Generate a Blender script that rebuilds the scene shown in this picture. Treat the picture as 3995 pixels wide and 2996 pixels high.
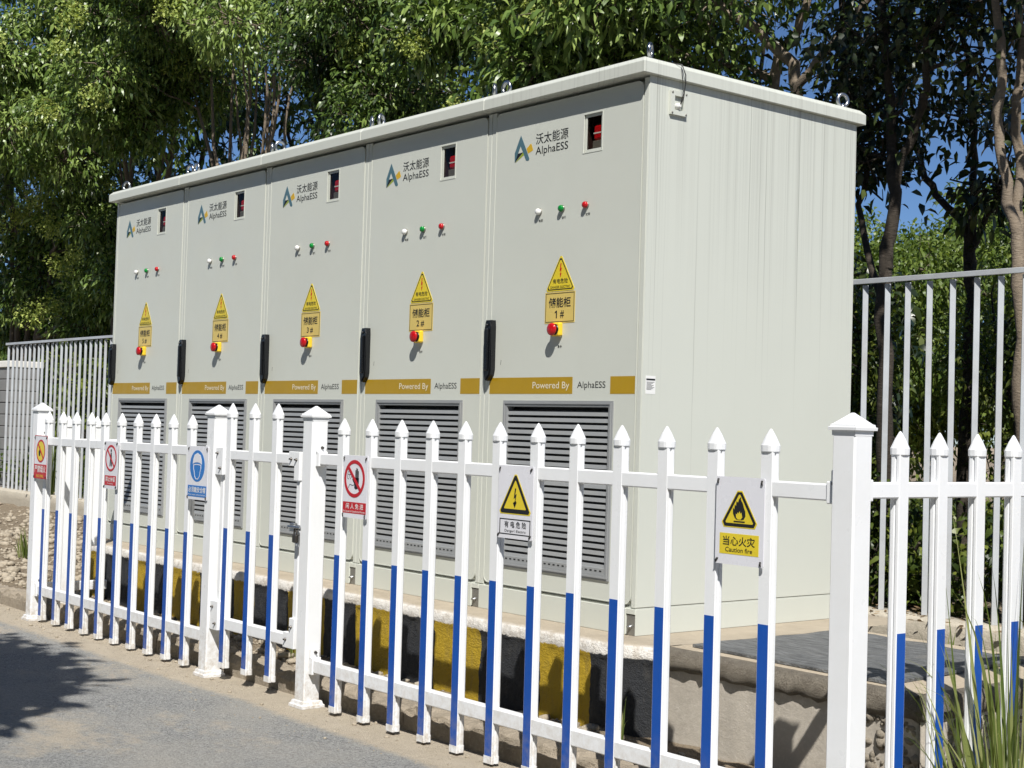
import bpy, bmesh, math, random
import numpy as np
from mathutils import Vector, Matrix

for o in list(bpy.data.objects):
    bpy.data.objects.remove(o)
scene = bpy.context.scene
COL = scene.collection
rnd = random.Random(7)
R = math.radians

# ------------------------------------------------------------------ camera
cam_d = bpy.data.cameras.new("camera")
cam_d.sensor_fit = 'HORIZONTAL'
cam_d.sensor_width = 36.0
cam_d.lens = 36.0 * 5720.82 / 3995.0
cam_d.clip_start = 0.05
cam_d.clip_end = 2000
cam = bpy.data.objects.new("camera", cam_d)
COL.objects.link(cam)
_p, _y, _r = 0.030424, 0.891126, -0.029295
_f = Vector((-math.sin(_y) * math.cos(_p), math.cos(_y) * math.cos(_p), math.sin(_p)))
_rt = _f.cross(Vector((0, 0, 1))).normalized()
_u = _rt.cross(_f)
_rt2 = _rt * math.cos(_r) - _u * math.sin(_r)
_u2 = _u * math.cos(_r) + _rt * math.sin(_r)
_m = Matrix((_rt2, _u2, -_f)).transposed().to_4x4()
_m.translation = Vector((4.1166, -3.9724, 0.7897))
cam.matrix_world = _m
scene.camera = cam

# ------------------------------------------------------------------ sun, sky, exposure
SUN = Vector((1.33, -1.0, 1.95)).normalized()          # direction towards the sun
SUN_EL = math.asin(SUN.z)
world = bpy.data.worlds.new("World")
scene.world = world
world.use_nodes = True
wn = world.node_tree
bg = wn.nodes["Background"]
sky = wn.nodes.new("ShaderNodeTexSky")
sky.sky_type = 'NISHITA'
sky.sun_disc = False
sky.sun_elevation = SUN_EL
sky.sun_rotation = math.atan2(SUN.x, SUN.y)
sky.altitude = 0
sky.air_density = 0.7
sky.dust_density = 0.0
sky.ozone_density = 8.0
wn.links.new(sky.outputs[0], bg.inputs[0])
bg.inputs[1].default_value = 0.072
sun_d = bpy.data.lights.new("sun", 'SUN')
sun_d.energy = 5.0
sun_d.angle = R(0.53)
sun_d.color = (1.0, 0.97, 0.92)
sun = bpy.data.objects.new("sun", sun_d)
COL.objects.link(sun)
sun.rotation_euler = SUN.to_track_quat('Z', 'Y').to_euler()
sun.location = (6, -6, 12)
vs = scene.view_settings
vs.view_transform = 'Standard'
vs.look = 'None'
vs.gamma = 1.0
vs.exposure = 0.34
vs.use_curve_mapping = False

# ------------------------------------------------------------------ helpers: objects
def link(o, parent=None):
    COL.objects.link(o)
    if parent is not None:
        o.parent = parent
    return o

def tag(o, label=None, cat=None, group=None, kind=None):
    if label: o["label"] = label
    if cat: o["category"] = cat
    if group: o["group"] = group
    if kind: o["kind"] = kind
    return o

def empty(name, loc=(0, 0, 0), parent=None):
    o = bpy.data.objects.new(name, None)
    o.location = loc
    o.empty_display_size = 0.1
    return link(o, parent)

def obj(name, me, mats, parent=None, loc=(0, 0, 0)):
    """object from a mesh; the materials go into the mesh once"""
    o = bpy.data.objects.new(name, me)
    if not isinstance(mats, (list, tuple)): mats = [mats]
    if len(me.materials) == 0:
        for m in mats: me.materials.append(m)
    o.location = loc
    return link(o, parent)

class MB:
    """collects shapes into one mesh"""
    def __init__(s):
        s.v, s.f, s.m, s.sm = [], [], [], []
    def add(s, vs_, fs_, mi=0, smooth=False):
        n = len(s.v)
        s.v.extend([tuple(p) for p in vs_])
        for f in fs_:
            s.f.append(tuple(i + n for i in f)); s.m.append(mi); s.sm.append(smooth)
        return s
    def box(s, x0, x1, y0, y1, z0, z1, c=0.0, mi=0):
        if c <= 0:
            v = [(x, y, z) for z in (z0, z1) for y in (y0, y1) for x in (x0, x1)]
            f = [(0, 2, 3, 1), (4, 5, 7, 6), (0, 1, 5, 4), (2, 6, 7, 3), (0, 4, 6, 2), (1, 3, 7, 5)]
            return s.add(v, f, mi)
        bm = bmesh.new()
        v = [bm.verts.new((x, y, z)) for z in (z0, z1) for y in (y0, y1) for x in (x0, x1)]
        for q in [(0, 2, 3, 1), (4, 5, 7, 6), (0, 1, 5, 4), (2, 6, 7, 3), (0, 4, 6, 2), (1, 3, 7, 5)]:
            bm.faces.new([v[i] for i in q])
        bmesh.ops.bevel(bm, geom=list(bm.edges), offset=c, segments=1, affect='EDGES')
        return s.bm(bm, mi)
    def bm(s, bm, mi=0, smooth=False):
        bm.verts.index_update()
        s.add([v.co[:] for v in bm.verts], [[v.index for v in f.verts] for f in bm.faces], mi, smooth)
        bm.free()
        return s
    def extrude_z(s, poly, z0, z1, mi=0, smooth=False):
        """poly: list of (x, y) counter-clockwise"""
        n = len(poly)
        v = [(x, y, z0) for x, y in poly] + [(x, y, z1) for x, y in poly]
        s.add(v, [(i, (i + 1) % n, n + (i + 1) % n, n + i) for i in range(n)], mi, smooth)
        s.add(v, [tuple(range(n - 1, -1, -1)), tuple(range(n, 2 * n))], mi)
        return s
    def plate(s, poly, y0, y1, mi=0):
        """poly in (x, z); front at y0 (towards the viewer), back at y1"""
        n = len(poly)
        v = [(x, y0, z) for x, z in poly] + [(x, y1, z) for x, z in poly]
        s.add(v, [tuple(range(n)), tuple(range(2 * n - 1, n - 1, -1))], mi)
        s.add(v, [(i, n + i, n + (i + 1) % n, (i + 1) % n) for i in range(n)], mi)
        return s
    def ring(s, outer, inner, y0, y1, mi=0):
        """flat ring between two polygons with as many points, (x, z)"""
        n = len(outer)
        v = [(x, y0, z) for x, z in outer] + [(x, y0, z) for x, z in inner] + \
            [(x, y1, z) for x, z in outer] + [(x, y1, z) for x, z in inner]
        f = []
        for i in range(n):
            j = (i + 1) % n
            f += [(i, j, n + j, n + i), (i, 2 * n + i, 2 * n + j, j), (n + i, n + j, 3 * n + j, 3 * n + i)]
        return s.add(v, f, mi)
    def lathe(s, prof, n=16, axis='z', c=(0, 0, 0), mi=0, smooth=True):
        """prof: (radius, height) from bottom to top"""
        v, f = [], []
        for r_, h in prof:
            for k in range(n):
                a = 2 * math.pi * k / n
                p = (r_ * math.cos(a), r_ * math.sin(a), h)
                if axis == 'y': p = (p[0], -p[2], p[1])       # grows towards -y
                if axis == 'x': p = (p[2], p[0], p[1])
                v.append((p[0] + c[0], p[1] + c[1], p[2] + c[2]))
        for i in range(len(prof) - 1):
            for k in range(n):
                k2 = (k + 1) % n
                f.append((i * n + k, i * n + k2, (i + 1) * n + k2, (i + 1) * n + k))
        s.add(v, f, mi, smooth)
        m = len(prof) - 1
        s.add(v, [tuple(range(n - 1, -1, -1)), tuple(m * n + k for k in range(n))], mi)
        return s
    def tube(s, pts, rad, n=8, mi=0, smooth=True):
        pts = [Vector(p) for p in pts]
        if not isinstance(rad, (list, tuple)): rad = [rad] * len(pts)
        v, f = [], []
        a = None
        for i, p in enumerate(pts):
            t = (pts[min(i + 1, len(pts) - 1)] - pts[max(i - 1, 0)])
            t.normalize()
            if a is None: a = t.orthogonal()
            a = (a - t * a.dot(t)).normalized()          # carried along, so that the ring never flips
            b = t.cross(a)
            for k in range(n):
                w = 2 * math.pi * k / n
                v.append(tuple(p + (a * math.cos(w) + b * math.sin(w)) * rad[i]))
        for i in range(len(pts) - 1):
            for k in range(n):
                k2 = (k + 1) % n
                f.append((i * n + k, i * n + k2, (i + 1) * n + k2, (i + 1) * n + k))
        s.add(v, f, mi, smooth)
        e = (len(pts) - 1) * n
        s.add(v, [tuple(range(n - 1, -1, -1)), tuple(e + k for k in range(n))], mi)
        return s
    def mesh(s, name):
        me = bpy.data.meshes.new(name)
        me.from_pydata(s.v, [], s.f)
        me.polygons.foreach_set("material_index", s.m)
        me.polygons.foreach_set("use_smooth", s.sm)
        bm = bmesh.new(); bm.from_mesh(me)
        bmesh.ops.recalc_face_normals(bm, faces=bm.faces)
        bm.to_mesh(me); bm.free()
        me.update()
        return me
    def build(s, name, mats, parent=None, loc=(0, 0, 0)):
        return obj(name, s.mesh(name), mats, parent, loc)

CACHE = {}
def shared(key, name, builder, mats, parent=None, loc=(0, 0, 0)):
    """like build, but alike pieces share one mesh"""
    if key not in CACHE:
        mb = builder()
        CACHE[key] = mb if isinstance(mb, bpy.types.Mesh) else mb.mesh(name)
    return obj(name, CACHE[key], mats, parent, loc)

def mesh_np(name, V, F, tone=None, smooth=False):
    me = bpy.data.meshes.new(name)
    V = np.asarray(V, np.float32); F = np.asarray(F, np.int32)
    me.vertices.add(len(V)); me.vertices.foreach_set("co", V.ravel())
    k = F.shape[1]
    me.loops.add(F.size); me.loops.foreach_set("vertex_index", F.ravel())
    me.polygons.add(len(F)); me.polygons.foreach_set("loop_start", np.arange(len(F), dtype=np.int32) * k)
    if smooth: me.polygons.foreach_set("use_smooth", np.ones(len(F), bool))
    if tone is not None:
        a = me.attributes.new("tone", 'FLOAT', 'POINT')
        a.data.foreach_set("value", np.asarray(tone, np.float32))
    me.update(calc_edges=True)
    return me

def rrect(x0, x1, z0, z1, r, n=5):
    p = []
    for cx, cz, a0 in ((x1 - r, z1 - r, 0), (x0 + r, z1 - r, 90), (x0 + r, z0 + r, 180), (x1 - r, z0 + r, 270)):
        for k in range(n + 1):
            a = R(a0 + 90 * k / n)
            p.append((cx + r * math.cos(a), cz + r * math.sin(a)))
    return p

def circ(cx, cz, r, n=28, rx=None):
    return [(cx + (rx or r) * math.cos(2 * math.pi * k / n), cz + r * math.sin(2 * math.pi * k / n)) for k in range(n)]

def fill_holes(outer, holes, y0, y1):
    """sheet with holes between y0 (front) and y1, as a bmesh"""
    bm = bmesh.new()
    loops = []
    for y in (y0, y1):
        es, ls = [], []
        for lp in [outer] + holes:
            vs_ = [bm.verts.new((x, y, z)) for x, z in lp]
            es += [bm.edges.new((vs_[i], vs_[(i + 1) % len(vs_)])) for i in range(len(vs_))]
            ls.append(vs_)
        bmesh.ops.triangle_fill(bm, use_beauty=True, use_dissolve=False, edges=es)
        loops.append(ls)
    for a, b in zip(*loops):
        n = len(a)
        for i in range(n):
            bm.faces.new((a[i], a[(i + 1) % n], b[(i + 1) % n], b[i]))
    return bm

# ------------------------------------------------------------------ helpers: materials
def new_mat(name):
    m = bpy.data.materials.new(name)
    m.use_nodes = True
    nt = m.node_tree
    return m, nt, nt.nodes["Principled BSDF"]

def N(nt, t, **kw):
    n = nt.nodes.new(t)
    for k, v_ in kw.items():
        if k in n.inputs: n.inputs[k].default_value = v_
        else: setattr(n, k, v_)
    return n

def coords(nt, scale=(1, 1, 1), mode="Object", rand=False):
    tc = N(nt, "ShaderNodeTexCoord")
    mp = N(nt, "ShaderNodeMapping")
    mp.inputs["Scale"].default_value = scale
    nt.links.new(tc.outputs[mode], mp.inputs[0])
    if rand:
        oi = N(nt, "ShaderNodeObjectInfo")
        mu = N(nt, "ShaderNodeMath", operation='MULTIPLY'); mu.inputs[1].default_value = 37.0
        nt.links.new(oi.outputs["Random"], mu.inputs[0])
        nt.links.new(mu.outputs[0], mp.inputs["Location"])
    return mp.outputs[0]

def noise(nt, co, scale, detail=4, rough=0.6, lo=0.3, hi=0.7):
    n = N(nt, "ShaderNodeTexNoise")
    n.inputs["Scale"].default_value = scale; n.inputs["Detail"].default_value = detail
    n.inputs["Roughness"].default_value = rough
    nt.links.new(co, n.inputs["Vector"])
    mr = N(nt, "ShaderNodeMapRange")
    mr.inputs[1].default_value = lo; mr.inputs[2].default_value = hi
    nt.links.new(n.outputs[0], mr.inputs[0])
    return mr.outputs[0]

def mix(nt, fac, a, b, mode='MIX'):
    n = N(nt, "ShaderNodeMix", data_type='RGBA', blend_type=mode)
    for sock, val in ((n.inputs[0], fac), (n.inputs[6], a), (n.inputs[7], b)):
        if hasattr(val, "is_linked") or isinstance(val, bpy.types.NodeSocket): nt.links.new(val, sock)
        elif isinstance(val, (int, float)): sock.default_value = val
        else: sock.default_value = (*val, 1) if len(val) == 3 else val
    return n.outputs[2]

def math_n(nt, op, a, b=None):
    n = N(nt, "ShaderNodeMath", operation=op)
    for i, val in enumerate((a, b)):
        if val is None: continue
        if isinstance(val, bpy.types.NodeSocket): nt.links.new(val, n.inputs[i])
        else: n.inputs[i].default_value = val
    return n.outputs[0]

def bump(nt, bsdf, h, strength=0.3, dist=0.005):
    b = N(nt, "ShaderNodeBump")
    b.inputs["Strength"].default_value = strength; b.inputs["Distance"].default_value = dist
    nt.links.new(h, b.inputs["Height"]); nt.links.new(b.outputs[0], bsdf.inputs["Normal"])

def paint(name, col, rough=0.45, metal=0.0, var=0.06, scale=9, dirt=None, dirt_amt=0.2, spec=0.5, bump_s=0.0, rand=True):
    """coat of paint or plastic: slight mottling, a little grime, uneven gloss"""
    m, nt, b = new_mat(name)
    co = coords(nt, rand=rand)
    dark = tuple(c * (1 - var * 2) for c in col)
    base = mix(nt, noise(nt, co, scale), dark, col)
    if dirt:
        base = mix(nt, math_n(nt, 'MULTIPLY', noise(nt, co, scale * 0.45, 6, 0.7, 0.45, 0.8), dirt_amt), base, dirt)
    nt.links.new(base, b.inputs["Base Color"])
    rr = N(nt, "ShaderNodeMapRange"); rr.inputs[3].default_value = max(0.02, rough - 0.08); rr.inputs[4].default_value = rough + 0.1
    nt.links.new(noise(nt, co, scale * 2.3), rr.inputs[0]); nt.links.new(rr.outputs[0], b.inputs["Roughness"])
    b.inputs["Metallic"].default_value = metal
    b.inputs["Specular IOR Level"].default_value = spec
    if bump_s: bump(nt, b, noise(nt, co, scale * 25, 3, 0.6), bump_s, 0.001)
    return m

M = {}
CAB = (0.575, 0.592, 0.53)
M['cab'] = paint("cabinet_paint", CAB, 0.42, var=0.012, scale=3, dirt=(0.40, 0.38, 0.31), dirt_amt=0.10, bump_s=0.04)
M['white'] = paint("fence_white", (0.80, 0.81, 0.82), 0.33, var=0.015, scale=6, dirt=(0.52, 0.50, 0.44), dirt_amt=0.16)
M['blue'] = paint("fence_blue", (0.004, 0.075, 0.38), 0.35, var=0.05, scale=8)
M['black'] = paint("black_plastic", (0.006, 0.007, 0.009), 0.3, var=0.1)
M['ink'] = paint("black_ink", (0.010, 0.011, 0.012), 0.5, var=0.05)
M['red_ink'] = paint("red_ink", (0.50, 0.010, 0.018), 0.4, var=0.05)
M['white_ink'] = paint("white_ink", (0.78, 0.78, 0.76), 0.4, var=0.02)
M['sign_white'] = paint("sign_white", (0.72, 0.72, 0.76), 0.28, var=0.012, scale=5, dirt=(0.5, 0.48, 0.44), dirt_amt=0.12)
M['sign_blue'] = paint("sign_blue", (0.015, 0.17, 0.52), 0.3, var=0.04)
M['sign_yellow'] = paint("sign_yellow", (0.72, 0.56, 0.03), 0.35, var=0.03)
M['plate_yellow'] = paint("plate_yellow", (0.66, 0.50, 0.14), 0.35, var=0.03)
M['gold'] = paint("gold_stripe", (0.40, 0.245, 0.008), 0.4, var=0.03)
M['white_txt'] = paint("cream_ink", (0.72, 0.66, 0.50), 0.4, var=0.02)
M['lamp_red'] = paint("lamp_red", (0.45, 0.008, 0.012), 0.12, var=0.05)
M['lamp_green'] = paint("lamp_green", (0.004, 0.22, 0.035), 0.12, var=0.05)
M['lamp_white'] = paint("lamp_white", (0.75, 0.75, 0.72), 0.12, var=0.03)
M['stop_yellow'] = paint("stop_yellow", (0.80, 0.55, 0.03), 0.35, var=0.03)
M['vent'] = paint("vent_grey", (0.28, 0.29, 0.295), 0.4, var=0.04, scale=12, dirt=(0.35, 0.33, 0.28), dirt_amt=0.25)
M['dark'] = paint("dark_interior", (0.012, 0.012, 0.012), 0.7, var=0.1)
M['alarm'] = paint("alarm_red", (0.50, 0.006, 0.010), 0.22, var=0.04)
M['recess_shade'] = paint("recess_shade_coat", (0.030, 0.014, 0.013), 0.5, var=0.1)  # shade inside the alarm window recess put into the coat colour
M['chrome'] = paint("galvanised_ring", (0.50, 0.51, 0.52), 0.30, metal=1.0, var=0.12)
M['zinc'] = paint("zinc_plate", (0.30, 0.29, 0.26), 0.4, metal=0.6, var=0.1)
M['steel'] = paint("steel_bar", (0.52, 0.55, 0.58), 0.45, metal=0.15, var=0.06, scale=4, dirt=(0.22, 0.16, 0.11), dirt_amt=0.4)
M['logo_teal'] = paint("logo_teal", (0.075, 0.155, 0.19), 0.4)
M['logo_gold'] = paint("logo_gold", (0.62, 0.38, 0.02), 0.4)
M['logo_green'] = paint("logo_green", (0.30, 0.36, 0.035), 0.4)
M['bolt'] = paint("bolt_steel", (0.10, 0.09, 0.08), 0.35, metal=0.8, var=0.1)
M['rubber'] = paint("tie_black", (0.02, 0.018, 0.016), 0.5)

def splash(mat, z0, z1, col, amt):
    """dust and mud thrown up from the ground: fades out between the heights z0 and z1"""
    nt = mat.node_tree; b = nt.nodes["Principled BSDF"]
    ge = N(nt, "ShaderNodeNewGeometry"); sp = N(nt, "ShaderNodeSeparateXYZ"); nt.links.new(ge.outputs["Position"], sp.inputs[0])
    mr = N(nt, "ShaderNodeMapRange"); mr.inputs[1].default_value = z1; mr.inputs[2].default_value = z0
    nt.links.new(sp.outputs[2], mr.inputs[0])
    mp = N(nt, "ShaderNodeMapping"); nt.links.new(ge.outputs["Position"], mp.inputs[0])
    nz = noise(nt, mp.outputs[0], 28, 6, 0.75, 0.40, 0.66)
    f = math_n(nt, 'MULTIPLY', math_n(nt, 'MULTIPLY', mr.outputs[0], nz), amt)
    old = b.inputs["Base Color"].links[0].from_socket
    nt.links.new(mix(nt, f, old, col), b.inputs["Base Color"])
splash(M['white'], -0.42, -0.12, (0.40, 0.33, 0.24), 0.8)
splash(M['blue'], -0.42, -0.15, (0.30, 0.27, 0.22), 0.5)

def glass_mat():
    m, nt, b = new_mat("window_pane")
    out = nt.nodes["Material Output"]
    tr = N(nt, "ShaderNodeBsdfTransparent"); tr.inputs[0].default_value = (0.86, 0.84, 0.80, 1)
    gl = N(nt, "ShaderNodeBsdfGlossy"); gl.inputs["Roughness"].default_value = 0.04
    mx = N(nt, "ShaderNodeMixShader"); mx.inputs[0].default_value = 0.025
    nt.links.new(tr.outputs[0], mx.inputs[1]); nt.links.new(gl.outputs[0], mx.inputs[2])
    nt.links.new(mx.outputs[0], out.inputs[0])
    return m
M['pane'] = glass_mat()

def streak_mat(name="streaked_paint", amount=1.0):
    """cabinet paint with grey rain runs of different length below the roof edge"""
    m, nt, b = new_mat(name)
    co = coords(nt)
    sep = N(nt, "ShaderNodeSeparateXYZ"); nt.links.new(co, sep.inputs[0])
    along = math_n(nt, 'ADD', math_n(nt, 'MULTIPLY', sep.outputs[0], 0.83), sep.outputs[1])
    wob = math_n(nt, 'MULTIPLY', math_n(nt, 'SUBTRACT', noise(nt, coords(nt, (0.3, 0.3, 1)), 3, 2, 0.5, 0.0, 1.0), 0.5), 0.006)
    along = math_n(nt, 'ADD', along, wob)
    def line(scale, zs, lo, hi, off):
        cx = N(nt, "ShaderNodeCombineXYZ"); nt.links.new(math_n(nt, 'MULTIPLY', along, scale), cx.inputs[0])
        nt.links.new(math_n(nt, 'MULTIPLY', sep.outputs[2], zs), cx.inputs[2]); cx.inputs[1].default_value = off
        return noise(nt, cx.outputs[0], 1.0, 2, 0.5, lo, hi)
    thin = line(105.0, 0.10, 0.575, 0.645, 1.0)
    wide = line(75.0, 0.30, 0.48, 0.68, 5.0)
    ln = line(60.0, 0.0, 0.30, 0.70, 9.0)
    clus = line(3.4, 0.3, 0.40, 0.58, 14.0)
    end = math_n(nt, 'SUBTRACT', 2.15, math_n(nt, 'MULTIPLY', ln, 2.1))
    fade = N(nt, "ShaderNodeMapRange"); fade.inputs[3].default_value = 0.0; fade.inputs[4].default_value = 1.0
    nt.links.new(sep.outputs[2], fade.inputs[0]); nt.links.new(end, fade.inputs[1]); nt.links.new(math_n(nt, 'ADD', end, 0.7), fade.inputs[2])
    top = N(nt, "ShaderNodeMapRange"); top.inputs[1].default_value = 1.3; top.inputs[2].default_value = 2.2
    nt.links.new(sep.outputs[2], top.inputs[0])
    s = math_n(nt, 'MAXIMUM', math_n(nt, 'MULTIPLY', math_n(nt, 'MULTIPLY', thin, fade.outputs[0]), 0.62), math_n(nt, 'MULTIPLY', math_n(nt, 'MULTIPLY', wide, top.outputs[0]), 0.24))
    s = math_n(nt, 'MULTIPLY', s, math_n(nt, 'ADD', math_n(nt, 'MULTIPLY', clus, 0.75), 0.25))
    base = mix(nt, noise(nt, co, 2.5), tuple(c * 0.975 for c in CAB), CAB)
    s = math_n(nt, 'MULTIPLY', s, amount)
    base = mix(nt, s, base, (0.25, 0.25, 0.215))
    nt.links.new(base, b.inputs["Base Color"]); b.inputs["Roughness"].default_value = 0.45
    bump(nt, b, noise(nt, co, 70, 3), 0.04, 0.001)
    return m
M['streak'] = streak_mat()
M['streak_roof'] = streak_mat("streaked_roof_paint", 0.45)

def concrete(name, a, bcol, c, scale=6, bs=0.6, bd=0.006):
    m, nt, b = new_mat(name)
    co = coords(nt)
    k = mix(nt, noise(nt, co, scale, 8, 0.65, 0.3, 0.7), a, bcol)
    k = mix(nt, noise(nt, co, scale * 14, 4, 0.7, 0.5, 0.8), k, c)
    nt.links.new(k, b.inputs["Base Color"]); b.inputs["Roughness"].default_value = 0.92
    b.inputs["Specular IOR Level"].default_value = 0.2
    h = math_n(nt, 'ADD', noise(nt, co, scale * 9, 6, 0.7), math_n(nt, 'MULTIPLY', noise(nt, co, scale * 40, 3, 0.7), 0.5))
    bump(nt, b, h, bs, bd)
    return m
M['conc'] = concrete("plinth_concrete", (0.50, 0.455, 0.385), (0.39, 0.35, 0.295), (0.57, 0.52, 0.45), 4, 0.35, 0.003)
M['conc_top'] = concrete("plinth_top", (0.47, 0.40, 0.30), (0.37, 0.31, 0.23), (0.55, 0.48, 0.37), 5, 0.5, 0.004)
M['lip'] = concrete("rough_lip", (0.42, 0.37, 0.295), (0.26, 0.225, 0.18), (0.52, 0.46, 0.37), 16, 1.0, 0.012)
M['kerb'] = concrete("kerb_concrete", (0.40, 0.34, 0.26), (0.27, 0.23, 0.18), (0.50, 0.43, 0.33), 5, 0.8, 0.008)
M['beam'] = concrete("beam_concrete", (0.52, 0.47, 0.38), (0.40, 0.36, 0.29), (0.60, 0.55, 0.45), 4, 0.5, 0.005)
M['soil'] = concrete("sandy_soil", (0.42, 0.34, 0.24), (0.28, 0.22, 0.155), (0.52, 0.44, 0.32), 3, 1.0, 0.02)
M['stone'] = concrete("rubble_stone", (0.46, 0.40, 0.31), (0.33, 0.28, 0.21), (0.56, 0.50, 0.40), 4, 0.7, 0.006)
M['aggregate'] = concrete("aggregate_stone", (0.33, 0.29, 0.23), (0.22, 0.19, 0.15), (0.42, 0.37, 0.30), 18, 0.7, 0.004)
M['block'] = paint("grey_block", (0.235, 0.235, 0.23), 0.8, var=0.10, scale=5, dirt=(0.16, 0.15, 0.14), dirt_amt=0.4, bump_s=0.2)
M['cap_white'] = paint("wall_cap_white", (0.78, 0.76, 0.71), 0.7, var=0.03, scale=4)

def asphalt_mat():
    m, nt, b = new_mat("asphalt_with_sand")
    co = coords(nt)
    sep = N(nt, "ShaderNodeSeparateXYZ"); nt.links.new(co, sep.inputs[0])
    asp = mix(nt, noise(nt, co, 95, 5, 0.8, 0.36, 0.64), (0.15, 0.152, 0.15), (0.50, 0.50, 0.48))
    asp = mix(nt, noise(nt, co, 210, 2, 0.6, 0.60, 0.70), asp, (0.66, 0.64, 0.59))
    asp = mix(nt, math_n(nt, 'MULTIPLY', noise(nt, co, 2.0, 6, 0.65, 0.40, 0.75), 0.6), asp, (0.52, 0.485, 0.42))
    sand = mix(nt, noise(nt, co, 9, 8, 0.7), (0.62, 0.54, 0.42), (0.50, 0.425, 0.32))
    sand = mix(nt, noise(nt, co, 190, 3, 0.7, 0.5, 0.75), sand, (0.72, 0.64, 0.52))
    # sand: a strip along the kerb plus drifts
    edge = N(nt, "ShaderNodeMapRange"); edge.inputs[1].default_value = -0.94; edge.inputs[2].default_value = -0.72
    nt.links.new(sep.outputs[1], edge.inputs[0])
    n1 = noise(nt, coords(nt, (0.55, 1.0, 1.0)), 1.9, 8, 0.62, 0.0, 1.0)
    n2 = noise(nt, co, 22, 5, 0.7, 0.0, 1.0)
    drift = N(nt, "ShaderNodeMapRange"); drift.inputs[1].default_value = 0.565; drift.inputs[2].default_value = 0.66
    nt.links.new(math_n(nt, 'ADD', math_n(nt, 'MULTIPLY', n1, 0.78), math_n(nt, 'MULTIPLY', n2, 0.24)), drift.inputs[0])
    e2 = math_n(nt, 'ADD', math_n(nt, 'MULTIPLY', edge.outputs[0], 1.6), math_n(nt, 'SUBTRACT', math_n(nt, 'ADD', n1, math_n(nt, 'MULTIPLY', n2, 0.7)), 1.15))
    em = N(nt, "ShaderNodeMapRange"); em.inputs[1].default_value = 0.15; em.inputs[2].default_value = 0.55
    nt.links.new(e2, em.inputs[0])
    mask = math_n(nt, 'MAXIMUM', em.outputs[0], math_n(nt, 'MULTIPLY', drift.outputs[0], 0.75))
    nt.links.new(mix(nt, mask, asp, sand), b.inputs["Base Color"])
    b.inputs["Roughness"].default_value = 0.93
    b.inputs["Specular IOR Level"].default_value = 0.25
    h = math_n(nt, 'ADD', noise(nt, co, 170, 4, 0.7), math_n(nt, 'MULTIPLY', noise(nt, co, 26, 4), 0.7))
    bump(nt, b, h, 1.0, 0.007)
    return m
M['asphalt'] = asphalt_mat()

STRIPES = [(-4.95, 'y'), (-4.525, 'k'), (-4.175, 'y'), (-3.844, 'k'), (-3.594, 'y'), (-3.239, 'k'), (-2.858, 'y'), (-2.65, 'k'),
           (-2.306, 'y'), (-1.97, 'k'), (-1.678, 'y'), (-1.36, 'k'), (-1.053, 'y'), (-0.73, 'k'), (-0.341, 'y'), (-0.058, 'k')]
def stripe_mat():
    """hazard paint on rough concrete: yellow and black bars under a worn white edge"""
    m, nt, b = new_mat("hazard_paint")
    co = coords(nt)
    sep = N(nt, "ShaderNodeSeparateXYZ"); nt.links.new(co, sep.inputs[0])
    wob = math_n(nt, 'MULTIPLY', math_n(nt, 'SUBTRACT', noise(nt, co, 14, 5, 0.6, 0.0, 1.0), 0.5), 0.035)
    x = math_n(nt, 'ADD', sep.outputs[0], wob)
    mr = N(nt, "ShaderNodeMapRange"); mr.inputs[1].default_value = -5.0; mr.inputs[2].default_value = 0.5
    nt.links.new(x, mr.inputs[0])
    ramp = N(nt, "ShaderNodeValToRGB"); cr = ramp.color_ramp; cr.interpolation = 'CONSTANT'
    Y, K = (0.45, 0.30, 0.012, 1), (0.020, 0.022, 0.026, 1)
    cr.elements[0].position = 0.0; cr.elements[0].color = Y
    cr.elements[1].position = (STRIPES[1][0] + 5) / 5.5; cr.elements[1].color = K
    for sx, c in STRIPES[2:]:
        e = cr.elements.new((sx + 5) / 5.5); e.color = Y if c == 'y' else K
    nt.links.new(mr.outputs[0], ramp.inputs[0])
    col = mix(nt, math_n(nt, 'MULTIPLY', noise(nt, coords(nt, (1, 1, 0.35)), 30, 6, 0.75, 0.5, 0.85), 0.5), ramp.outputs[0], (0.11, 0.10, 0.08))
    # white worn edge band
    z = math_n(nt, 'ADD', sep.outputs[2], math_n(nt, 'MULTIPLY', math_n(nt, 'SUBTRACT', noise(nt, co, 26, 6, 0.7, 0.0, 1.0), 0.5), 0.035))
    wm = N(nt, "ShaderNodeMapRange"); wm.inputs[1].default_value = -0.054; wm.inputs[2].default_value = -0.049
    nt.links.new(z, wm.inputs[0])
    wcol = mix(nt, noise(nt, co, 22, 7, 0.75, 0.46, 0.70), (0.74, 0.71, 0.66), (0.46, 0.40, 0.32))
    col = mix(nt, wm.outputs[0], col, wcol)
    tm = N(nt, "ShaderNodeMapRange"); tm.inputs[1].default_value = -0.010; tm.inputs[2].default_value = -0.002
    nt.links.new(sep.outputs[2], tm.inputs[0])
    tcol = mix(nt, noise(nt, co, 7, 8, 0.65), (0.48, 0.41, 0.31), (0.38, 0.32, 0.24))
    col = mix(nt, tm.outputs[0], col, tcol)
    nt.links.new(col, b.inputs["Base Color"]); b.inputs["Roughness"].default_value = 0.75
    h = math_n(nt, 'ADD', noise(nt, co, 40, 6, 0.7), math_n(nt, 'MULTIPLY', noise(nt, co, 160, 3, 0.7), 0.4))
    bump(nt, b, h, 0.7, 0.006)
    return m
M['hazard'] = stripe_mat()

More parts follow.
